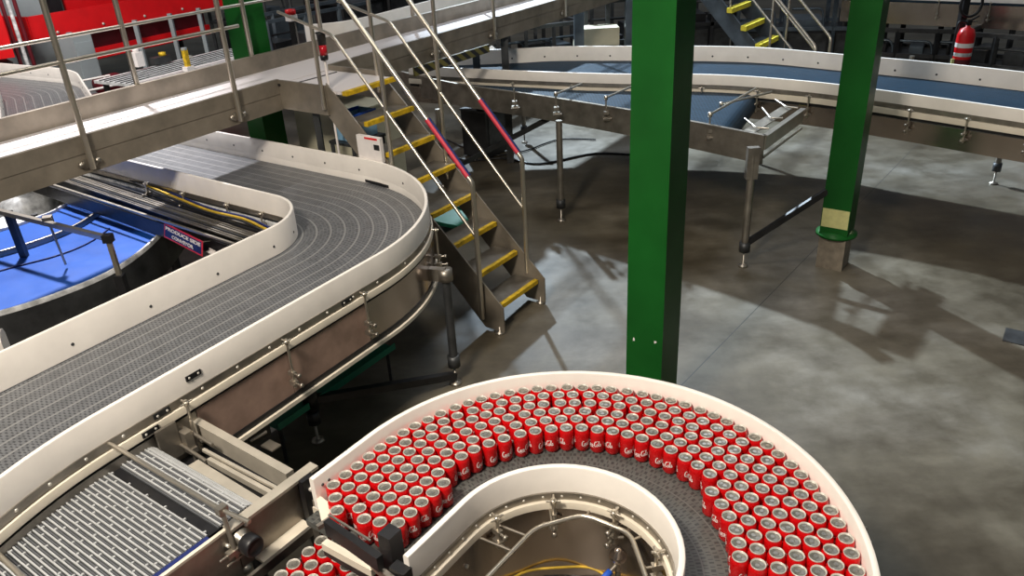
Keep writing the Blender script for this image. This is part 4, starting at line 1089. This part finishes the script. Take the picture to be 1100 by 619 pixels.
# red machine
rp_ = W(130, 30, 1.3)
t = thing('red_machine', 'large red sheet metal machine housing at upper left behind the walkway', 'machine', (rp_.x, rp_.y, 0))
ra, rb_ = W(36, 45, 1.35), W(250, 4, 1.35)
dR = (rb_-ra).normalized(); nR = Vector((dR.y, -dR.x, 0)); LR = (rb_-ra).length
pts = [ra-nR*.0, rb_]
o_ = MB().obox((ra+rb_)/2+Z*.19, dR*LR/2, nR*.03, Z*.19).build('upper_red_band', 'red', t)
m = MB()
for k in range(5): m.lathe([(0, 0), (.025, 0), (.02, .015), (0, .015)], 8, ra+dR*(LR*(k+.5)/5)+nR*.03+Z*.08, nR)
m.build('band_bolt', 'alu', o_)
MB().obox(ra+dR*.02-nR*.6+Z*.19, dR*.03, nR*.6, Z*.19).build('end_red_panel', 'red', t)
MB().obox(ra+dR*LR*.66-nR*.9+Z*.9, dR*LR*.36, nR*.03, Z*.66).build('upper_red_wall', 'red', t)
l0_, l1_ = ra+dR*.95-Z*.48-nR*.15, rb_-dR*.6-Z*.48-nR*.15
MB().obox((l0_+l1_)/2+Z*.08, (l1_-l0_)/2, nR*.03, Z*.09).build('lower_red_band', 'red', t)
MB().obox((l0_+l1_)/2+Z*.30-nR*.1, (l1_-l0_)/2, nR*.03, Z*.30).build('inner_red_panel', 'dred', t)  # shade of the recess put into the darker red
MB().obox((l0_+l1_)/2-nR*.9+Z*.0, (l1_-l0_)/2, nR*.8, Z*.04).build('bed', 'dark', t)
for k in (.14, .44, .62, .78, .95):
    pz = ra+dR*LR*k+nR*.06; MB().bar((pz.x, pz.y, 0), (pz.x, pz.y, 1.40), .07, .07).build('machine_post', 'greycab', t)
for k in (.2, .9):
    pz = ra+dR*LR*k-nR*1.3; MB().bar((pz.x, pz.y, 0), (pz.x, pz.y, 1.9), .10, .10).build('machine_post', 'dark', t)
# second red unit at the left margin
la = W(-60, 62, 1.35); lb = W(9, 52, 1.35)
t = thing('red_machine', 'narrow red machine housing at the far left edge of the hall', 'machine', (la.x, la.y, 0))
dl = (lb-la).normalized(); nl = Vector((dl.y, -dl.x, 0))
MB().obox((la+lb)/2+Z*.36-Z*.1, dl*(lb-la).length/2, nl*.3, Z*.36).build('red_housing', 'red', t)
m = MB().obox((la+lb)/2-Z*.75, dl*(lb-la).length/2*.9, nl*.25, Z*.58); m.build('dark_base', 'dark', t)
for k in range(3):
    pz = lb+dl*(.10+.09*k); MB().tube([(pz.x, pz.y, .0), (pz.x, pz.y, 2.6)], .03, 8).build('riser_pipe', ['dred', 'plastic_bag', 'dred'][k], t)
# grey cabinets
for k, (u, v, wv, h_, mt, lb_) in enumerate(((38, 66, .32, 2.6, 'greycab', 'tall light grey cabinet between the two red machines'), (88, 78, .16, 1.5, 'greycab', 'low light grey cabinet in front of the large red machine'), (66, 60, .12, 2.8, 'black', 'tall narrow black cabinet left of the large red machine'))):
    pz = W(u, v, .9); t = thing('electrical_cabinet', lb_, 'cabinet', (pz.x, pz.y, 0))
    c = Vector((pz.x, pz.y, h_/2)); MB().obox(c, dR*wv, nR*.25, Z*(h_/2-.03)).build('cabinet_body', mt, t)
    MB().obox(c+nR*.252, dR*wv*.88, nR*.006, Z*(h_/2-.12)).build('cabinet_door', mt, t)
    MB().obox(c+nR*.27+dR*wv*.7, dR*.012, nR*.012, Z*.09).build('door_handle', 'steel', t.children[1] if t.children[1].name.startswith('cabinet_door') else t)
    MB().obox(Vector((pz.x, pz.y, .03)), dR*wv*.9, nR*.22, Z*.03).build('plinth', 'dark', t)
# maroon pump skid with pipes in front of the red machine
pz = W(115, 82, .85); t = thing('pump_skid', 'maroon pump frame with white pipes below the red machine', 'pump', (pz.x, pz.y, 0))
c = Vector((pz.x, pz.y, 0)); MB().lathe([(0, -.22), (.11, -.22), (.13, -.15), (.13, .15), (.10, .22), (0, .22)], 14, c+Z*.75, dR).build('pump_body', 'dred', t)
MB().obox(c+Z*.30, dR*.35, nR*.25, Z*.30).build('skid_base', 'dred', t)
MB().tube([W(82, 88, .95), W(118, 81, .95)], .016, 8).build('white_pipe', 'ink', t)
MB().tube([W(84, 100, .9), W(150, 86, .9), W(150, 86, .3)], .018, 8, .05).build('white_pipe', 'ink', t)
MB().tube([W(112, 83, .95), W(112, 83, .95)-Z*.4], .012, 8).build('pipe_drop', 'ink', t)
# pale conveyor table behind the walkway
q = [W(140, 92, 1.12), W(255, 62, 1.12)]; dq = (q[1]-q[0]).normalized(); nq = Vector((dq.y, -dq.x, 0))
cq = (q[0]+q[1])/2
t = thing('accumulation_table', 'pale grey ribbed accumulation table behind the walkway at upper left', 'table', (cq.x, cq.y, 0))
m = MB(); Lq = (q[1]-q[0]).length+.5; cq = cq+dq*.35; m.obox(Vector((cq.x, cq.y, 1.09)), dq*Lq/2, nq*.9, Z*.02); m.build('table_bed', 'plastic_bag', t)
m = MB(); m.obox(Vector((cq.x, cq.y, 1.125)), dq*Lq/2, nq*.03, Z*.015); m.build('lane_divider', 'deck', t)
m = MB()
for k in range(-7, 8): 
    if k: m.obox(Vector((cq.x, cq.y, 1.116))+nq*.11*k, dq*Lq/2, nq*.006, Z*.006)
m.build('belt_ribs', 'iron', t)
for i in (-1, 1):
    for j in (-1, 1): pz = cq+dq*i*(Lq/2-.1)+nq*j*.8; MB().bar((pz.x, pz.y, 0), (pz.x, pz.y, 1.07), .06, .06).build('table_leg', 'iron', t)
pz = W(203, 76, 1.14); t = thing('sensor', 'yellow and white sensor standing on the pale table behind the walkway', 'sensor', tuple(pz-Z*.01))
MB().obox(pz+Z*.17, dq*.03, nq*.03, Z*.13).build('yellow_housing', 'yellow', t); MB().obox(pz+Z*.03, dq*.06, nq*.05, Z*.03).build('white_base', 'ink', t)
MB().tube([pz+Z*.28, pz+Z*.31], .04, 10).build('grey_cap', 'greycab', t); MB().tube([pz+dq*.03+Z*.2, pz+dq*.1+Z*.17], .018, 8).build('connector', 'alu', t)
pz = W(172, 62, 1.2); t = thing('valve_block', 'small valve with yellow knob at the rear of the pale table', 'valve', (pz.x, pz.y, 1.11))
MB().obox(Vector((pz.x, pz.y, 1.17)), dq*.14, nq*.06, Z*.05).build('valve_body', 'iron', t); MB().lathe([(0, 0), (.05, 0), (.05, .05), (0, .05)], 12, Vector((pz.x, pz.y, 1.22))+dq*.05).build('yellow_knob', 'yellow', t)
pz = W(150, 72, 1.14); t = thing('actuator', 'white actuator on the left end of the pale table', 'actuator', tuple(pz)); MB().obox(pz+Z*.11, dq*.06, nq*.06, Z*.10).build('actuator_body', 'ink', t); MB().lathe([(0, 0), (.04, 0), (.05, .06), (0, .08)], 10, pz+Z*.2).build('actuator_cap', 'ink', t)
# conveyor with white cover running behind the walkway (centre)
e1, e2 = W(362, 30, 1.75), W(470, 2, 1.75)
de = (e2-e1).normalized(); ne = Vector((de.y, -de.x, 0)); t = thing('belt_conveyor', 'pale covered conveyor running along the far side of the walkway', 'conveyor', (e1.x, e1.y, 0))
pa_ = [(e1.x-de.x*.02-ne.x*.25, e1.y-de.y*.02-ne.y*.25), (e1.x+de.x*.12-ne.x*.06, e1.y+de.y*.12-ne.y*.06)]
ee = [(e1.x-ne.x*.45-de.x*.05, e1.y-ne.y*.45-de.y*.05), (e1.x-ne.x*.2, e1.y-ne.y*.2), (e1.x+de.x*.5, e1.y+de.y*.5), (e2.x, e2.y), (e2.x+de.x*4, e2.y+de.y*4)]
MB().sweep(spline(ee, 6), rc(-.03, 0, 1.45, 1.80)).build('white_cover', 'white', t)
MB().sweep(spline([(x-ne.x*.5, y-ne.y*.5) for x, y in ee[2:]], 6), rect(-.4, .4, 1.50, 1.54)).build('conveyor_bed', 'iron', t)
for k in (.6, 3.5, 6.5): pz = e1+de*k-ne*.4; MB().bar((pz.x, pz.y, 0), (pz.x, pz.y, 1.5), .07, .07).build('conveyor_leg', 'iron', t)
# dark filler machine behind the walkway, centre left
def rack(label, u, v, z, L, D, Hh, mats, ang=GA, n=4, name='packing_machine', cat='machine'):
    pz = W(u, v, z); c = Vector((pz.x, pz.y, 0)); dx = Vector((math.cos(ang), math.sin(ang), 0)); dy = Vector((dx.y, -dx.x, 0))
    t = thing(name, label, cat, (c.x, c.y, 0)); rg = random.Random(int(u*7+v))
    MB().obox(c+Z*Hh*.30, dx*L*.46, dy*D*.42, Z*Hh*.22).build('machine_body', mats[0], t)
    for z_ in (Hh*.55, Hh): 
        m = MB()
        for j in (-1, 1): m.bar(c+dx*L/2+dy*j*D/2+Z*z_, c-dx*L/2+dy*j*D/2+Z*z_, .06, .06)
        for i in (-1, 1): m.bar(c+dx*i*L/2-dy*D/2+Z*z_, c+dx*i*L/2+dy*D/2+Z*z_, .06, .06)
        m.build('frame_ring', mats[1], t)
    for i in range(n):
        for j in (-1, 1):
            p_ = c+dx*L*(i/(n-1)-.5)+dy*j*D/2; MB().bar(p_, p_+Z*Hh, .06, .06).build('frame_post', mats[1], t)
    for i in range(n-1):
        p_ = c+dx*L*((i+.5)/(n-1)-.5)+dy*(D*.43)
        MB().obox(p_+Z*(Hh*.30), dx*L/(n-1)*.40, dy*.01, Z*Hh*.18).build('access_panel', mats[2], t)
        h_ = rg.uniform(.1, .3); MB().obox(c+dx*L*((i+.5)/(n-1)-.5)+Z*(Hh*.52+h_/2), dx*L/(n-1)*rg.uniform(.15, .35), dy*D*rg.uniform(.2, .4), Z*h_/2).build('drive_unit', mats[rg.choice([0, 2, 3])], t)
        MB().tube([p_+Z*Hh*.8-dx*.3, p_+Z*Hh*.8+dx*.2, p_+Z*Hh*.55+dx*.25], .02, 7, .08).build('hose', mats[3], t)
    return t
rack('dark machine with blue-grey frame behind the walkway above the beacon', 330, 26, 1.0, 2.6, .9, 1.25, ['dark', 'blueg', 'iron', 'black'])
rack('dark machine frame left of the tall dark machine, beyond the third green column', 283, 8, 1.0, 2.2, 1.0, 1.5, ['black', 'iron', 'blueg', 'iron'])
rack('long black machine in the far background above the staircase', 420, -8, 1.0, 4.5, 1.2, 1.9, ['black', 'dark', 'iron', 'blueg'])
rack('dark machine frame behind the middle of the walkway and far conveyor', 570, 32, 1.0, 1.5, .8, 1.1, ['dark', 'iron', 'dark', 'blueg'], ang=math.radians(20))
rack('dark framework machine just left of the large green column', 655, 27, 1.0, 1.1, .9, 1.45, ['black', 'iron', 'dark', 'dark'], ang=math.radians(10))
rack('black machine behind the far stairs', 868, 8, 1.0, 2.4, 1.0, 1.3, ['dark', 'blueg', 'iron', 'blueg'], ang=math.radians(-15))
rack('dark machine at right of the large green column behind the far conveyor', 745, 10, 1.0, 1.2, 1.2, 1.5, ['black', 'dark', 'iron', 'iron'], ang=math.radians(0))
rack('low dark machine at the right margin behind the far conveyor', 1092, 62, .6, 1.3, .8, .95, ['dark', 'iron', 'dark', 'iron'], ang=math.radians(-45))
rack('black machine below the upper right conveyor, left of the extinguisher', 985, 52, .5, 1.7, .9, .85, ['black', 'dark', 'dark', 'blueg'], ang=math.radians(-30))
# emergency stop by the walkway
pz = W(313, 19, 1.95); t = thing('emergency_stop_box', 'small box with red and white top on dark post behind the walkway', 'switch', (pz.x, pz.y, 0))
MB().bar((pz.x, pz.y, 0), (pz.x, pz.y, 1.93), .07, .07).build('post', 'black', t); MB().obox(pz-Z*.0, A*.05, B*.05, Z*.035).build('switch_box', 'ink', t); MB().lathe([(0, .036), (.06, .036), (.06, .09), (0, .10)], 12, pz).build('red_button', 'red', t)
# beige motor unit
pz = W(640, 48, .85); t = thing('motor_unit', 'beige gearbox unit just left of the large green column, far behind', 'motor', (pz.x, pz.y, 0))
c = Vector((pz.x, pz.y, 0)); X_ = Vector((1, 0, 0)); Y_ = Vector((0, 1, 0))
MB().obox(c+Z*1.0+X_*.05, X_*.30, Y_*.2, Z*.13).build('gearbox', 'beige', t); MB().lathe([(0, 0), (.13, 0), (.15, .06), (.15, .38), (.1, .42), (0, .42)], 14, c+Z*.82-X_*.35, X_).build('motor_body', 'beige', t)
MB().obox(c+Z*.85+X_*.25, X_*.1, Y_*.15, Z*.2).build('gearbox_foot', 'beige', t); MB().obox(c+Z*.33, X_*.3, Y_*.2, Z*.33).build('motor_stand', 'dark', t)
# grey square posts carrying the walkway, centre
for (u, v, lb_) in ((622, 50, 'grey steel post under the walkway left of the beige gearbox'), (676, 40, 'grey steel post with flared head beside the large green column')):
    pz = W(u, v, 1.0); t = thing('support_post', lb_, 'post', (pz.x, pz.y, 0)); c = Vector((pz.x, pz.y, 0))
    MB().bar(c, c+Z*1.95, .14, .14).build('post_shaft', 'blueg', t); MB().obox(c+Z*1.98, X_*.16, Y_*.16, Z*.03).build('head_plate', 'blueg', t); MB().obox(c+Z*.012, X_*.15, Y_*.15, Z*.012).build('base_plate', 'blueg', t)
# far stairs behind the far conveyor
fs_ = thing('staircase', 'distant steel stairs with yellow edges at top right of the large green column', 'stairs', tuple(W(830, 52, .7)))
fs_.location.z = 0
s_hi, s_lo = W(797, 8, 1.30), W(838, 48, .75)
nl_ = [W(792, 8, 1.37), W(807, 27, 1.14), W(822, 46, .91)]
wdv = Vector((.60, .80, 0)).normalized()
step_v = (nl_[2]-nl_[0])/2
for k in range(-3, 5):
    c = nl_[1]+step_v*k
    if c.z < .1 : continue
    tr_ = MB().obox(c+wdv*.12-Z*.02-Vector((step_v.x, step_v.y, 0))*.5, wdv*.34, Vector((step_v.x, step_v.y, 0))*.55, Z*.016).build('tread', 'blueg', fs_)
    MB().obox(c+wdv*.12, wdv*.44, Vector((step_v.x, step_v.y, 0)).normalized()*.05, Z*.035).build('yellow_nosing', 'yellow_p', tr_)
for w_ in (-.24, .48):
    a_ = nl_[1]-step_v*3.4+wdv*w_; b_ = nl_[1]+step_v*4.3+wdv*w_
    MB().bar(a_-Z*(.06 if w_ > 0 else .21), b_-Z*(.06 if w_ > 0 else .21), .03, .28).build('stringer', 'blueg', fs_)
    hr = MB().tube([b_+Z*.02, b_+Z*.85, a_+Z*.90, ], .022, 8, .06).build('handrail', 'rail', fs_)
    MB().tube([b_+Z*.45, a_+Z*.5], .016, 8).build('middle_rail', 'rail', hr)
    for k in (.3, .65): p_ = a_.lerp(b_, k); MB().tube([p_, p_+Z*.88], .018, 8).build('handrail_post', 'rail', hr)
# upper right conveyor
u0, u1 = W(905, 0, 1.25), W(1180, 10, 1.25)
du = (u1-u0).normalized(); nu = Vector((du.y, -du.x, 0)); t = thing('belt_conveyor', 'distant stainless conveyor at the top right edge above the fire extinguisher', 'conveyor', (u0.x, u0.y, 0))
path = [(u0.x, u0.y), (u1.x, u1.y)]
pathn = [( (u0+(u1-u0)*k/12).x, (u0+(u1-u0)*k/12).y) for k in range(13)]
MB().sweep(pathn, rect(-.02, 0, .92, 1.25)).build('side_panel', 'panel', t); MB().sweep(pathn, rc(-.03, 0, 1.29, 1.50)).build('guide_rail', 'white', t); MB().sweep(pathn, rect(0, .8, 1.22, 1.27)).build('belt', 'belt3', t)
for k in (.06, .2, .42, .62, .85):
    p_ = u0+(u1-u0)*k
    clamp(t, (p_.x+nu.x*.03, p_.y+nu.y*.03), (nu.x, nu.y), 1.30, 1.02)
for k in (.2, .5, .8): p_ = u0+(u1-u0)*k-nu*.1; MB().bar((p_.x, p_.y, 0), (p_.x, p_.y, .93), .08, .08).build('leg', 'dark', t)
# fire extinguisher on its post
pz = W(1029, 82, .45); t = thing('fire_extinguisher', 'red fire extinguisher hanging on dark post behind the far conveyor', 'fire extinguisher', (pz.x, pz.y, .55)); c = Vector((pz.x, pz.y, 0))
MB().lathe([(0, .52), (.10, .52), (.115, .56), (.115, 1.02), (.09, 1.10), (.03, 1.13), (.03, 1.16), (0, 1.16)], 20, c).build('cylinder', 'red', t)
MB().lathe([(.1165, .86), (.1165, .92)], 20, c).build('white_band', 'ink', t); MB().lathe([(.1165, .74), (.1165, .79)], 20, c).build('white_band', 'plastic_bag', t)
MB().lathe([(.1165, .60), (.1165, .70)], 20, c).build('maroon_label', 'dred', t)
m = MB(); m.obox(c+Z*1.19, X_*.03, Y_*.03, Z*.035); m.bar(c+Z*1.2, c+Z*1.27+X_*.13, .02, .02); m.bar(c+Z*1.19, c+Z*1.2+X_*.12, .02, .012); m.build('valve_lever', 'black', t)
MB().tube([c+Z*1.19-X_*.03, c+Z*1.22-X_*.14, c+Z*1.0-X_*.16, c+Z*.75-X_*.14], .014, 8, .08).build('hose', 'black', t)
MB().obox(c+Z*.62-X_*.14-Y_*.03, X_*.02, Y_*.01, Z*.09).build('yellow_tag', 'pale', t)
t2 = thing('steel_post', 'dark steel post carrying the fire extinguisher', 'post', (pz.x, pz.y+.17, 0))
MB().bar(c+Y_*.18, c+Y_*.18+Z*1.5, .09, .09).build('post_shaft', 'dark', t2); MB().obox(c+Y_*.18+Z*.01, X_*.12, Y_*.12, Z*.01).build('base_plate', 'dark', t2)
pz = W(1037, 25, 1.0); m = MB(); P_ = [pz+X_*.18*math.cos(k*math.pi/12)+Z*.18*math.sin(k*math.pi/12) for k in range(25)]
pz2 = c+Z*1.42-Y_*.0+X_*.03; P_ = [pz2+X_*.15*math.cos(k*math.pi/12)+Z*.17*math.sin(k*math.pi/12)+Y_*.08 for k in range(25)]
tag(MB().tube(P_, .02, 8, cap=False).build('hose_loop', 'black'), 'black hose loop hung above the fire extinguisher', 'hose')
tag(MB().tube([Vector((pz2.x-2.2, pz2.y+.6, .03)), Vector((pz2.x-1.6, pz2.y-.3, .03)), Vector((pz2.x-.9, pz2.y+.1, .03)), Vector((pz2.x-.3, pz2.y-.4, .03))], .03, 8, .3).build('floor_hose', 'black'), 'black hose lying on the floor under the upper right conveyor', 'hose')
# cables on the floor near the far conveyor legs
fc = [tuple(W(u, v, .015)) for u, v in ((470, 160), (500, 172), (540, 170), (580, 176), (640, 165), (700, 168))]
tag(MB().tube(spline(fc, 6), .014, 7).build('floor_cable', 'black'), 'black cable lying on the floor under the far blue lane', 'cable')
fc = [tuple(W(u, v, .015)) for u, v in ((480, 150), (520, 166), (560, 163), (600, 150), (640, 150))]
tag(MB().tube(spline(fc, 6), .010, 7).build('floor_cable', 'black'), 'thinner black cable looping on the floor behind the stair rail', 'cable')
gr = W(1090, 362, .0); t = MB().obox(gr+Z*.003, A*.11, B*.07, Z*.003); tag(t.build('floor_plate', 'iron'), 'small worn metal plate set on the floor at right edge', 'plate')
# ------------------------------------------------------------ light
wd_ = bpy.data.worlds.new('hall'); SC.world = wd_; wd_.use_nodes = True
nt = wd_.node_tree; bg = nt.nodes['Background']
tc = nt.nodes.new('ShaderNodeTexCoord'); sx = nt.nodes.new('ShaderNodeSeparateXYZ'); rp = nt.nodes.new('ShaderNodeValToRGB')
nt.links.new(tc.outputs['Generated'], sx.inputs[0]); nt.links.new(sx.outputs[2], rp.inputs[0]); nt.links.new(rp.outputs[0], bg.inputs[0])
rp.color_ramp.elements[0].position = .0; rp.color_ramp.elements[0].color = (.05, .055, .06, 1)
rp.color_ramp.elements[1].position = .7; rp.color_ramp.elements[1].color = (.34, .37, .40, 1)
bg.inputs[1].default_value = .36
def area(name, loc, target, size, power, color, sy=None):
    l = bpy.data.lights.new(name, 'AREA'); l.energy = power; l.color = color; l.size = size
    if sy: l.shape = 'RECTANGLE'; l.size_y = sy
    o = bpy.data.objects.new(name, l); COL.objects.link(o); o.location = loc
    o.rotation_euler = (Vector(target)-Vector(loc)).to_track_quat('-Z', 'Y').to_euler(); return o
def spot(name, loc, target, power, color, cone, radius, blend=.4):
    l = bpy.data.lights.new(name, 'SPOT'); l.energy = power; l.color = color; l.spot_size = math.radians(cone); l.spot_blend = blend; l.shadow_soft_size = radius
    o = bpy.data.objects.new(name, l); COL.objects.link(o); o.location = loc
    o.rotation_euler = (Vector(target)-Vector(loc)).to_track_quat('-Z', 'Y').to_euler(); return o
spot('daylight_door_back', (-2.6, 20.5, 10.5), (3.9, 8.2, 0), 26000, (.72, .87, 1), 34, .22, .8)
spot('skylight_over_walkway', (-4.9, 9.2, 8.6), (-4.0, 6.6, 1.6), 7000, (1, .97, .98), 30, .3, .7)
area('high_bay_lamp_near', (-2.1, .2, 5.6), (0.0, 2.6, .9), .9, 400, (1, .90, .76))
area('high_bay_lamp_middle', (.2, 4.9, 7.5), (1.0, 3.6, 0), 1.2, 110, (1, .92, .80))
area('red_machine_fill', (-6.0, 9.0, 6.0), (-8, 15, 1.8), 1.5, 420, (1, .95, .9))  # added fill that brightens the red machine, no known fitting
area('high_bay_lamp_back', (3, 12, 8), (3, 10, 0), 4.0, 200, (.82, .9, 1), 3)
SC.view_settings.view_transform = 'Standard'; SC.view_settings.look = 'None'; SC.view_settings.exposure = 0.16; SC.view_settings.gamma = 1
SC.view_settings.use_curve_mapping = False
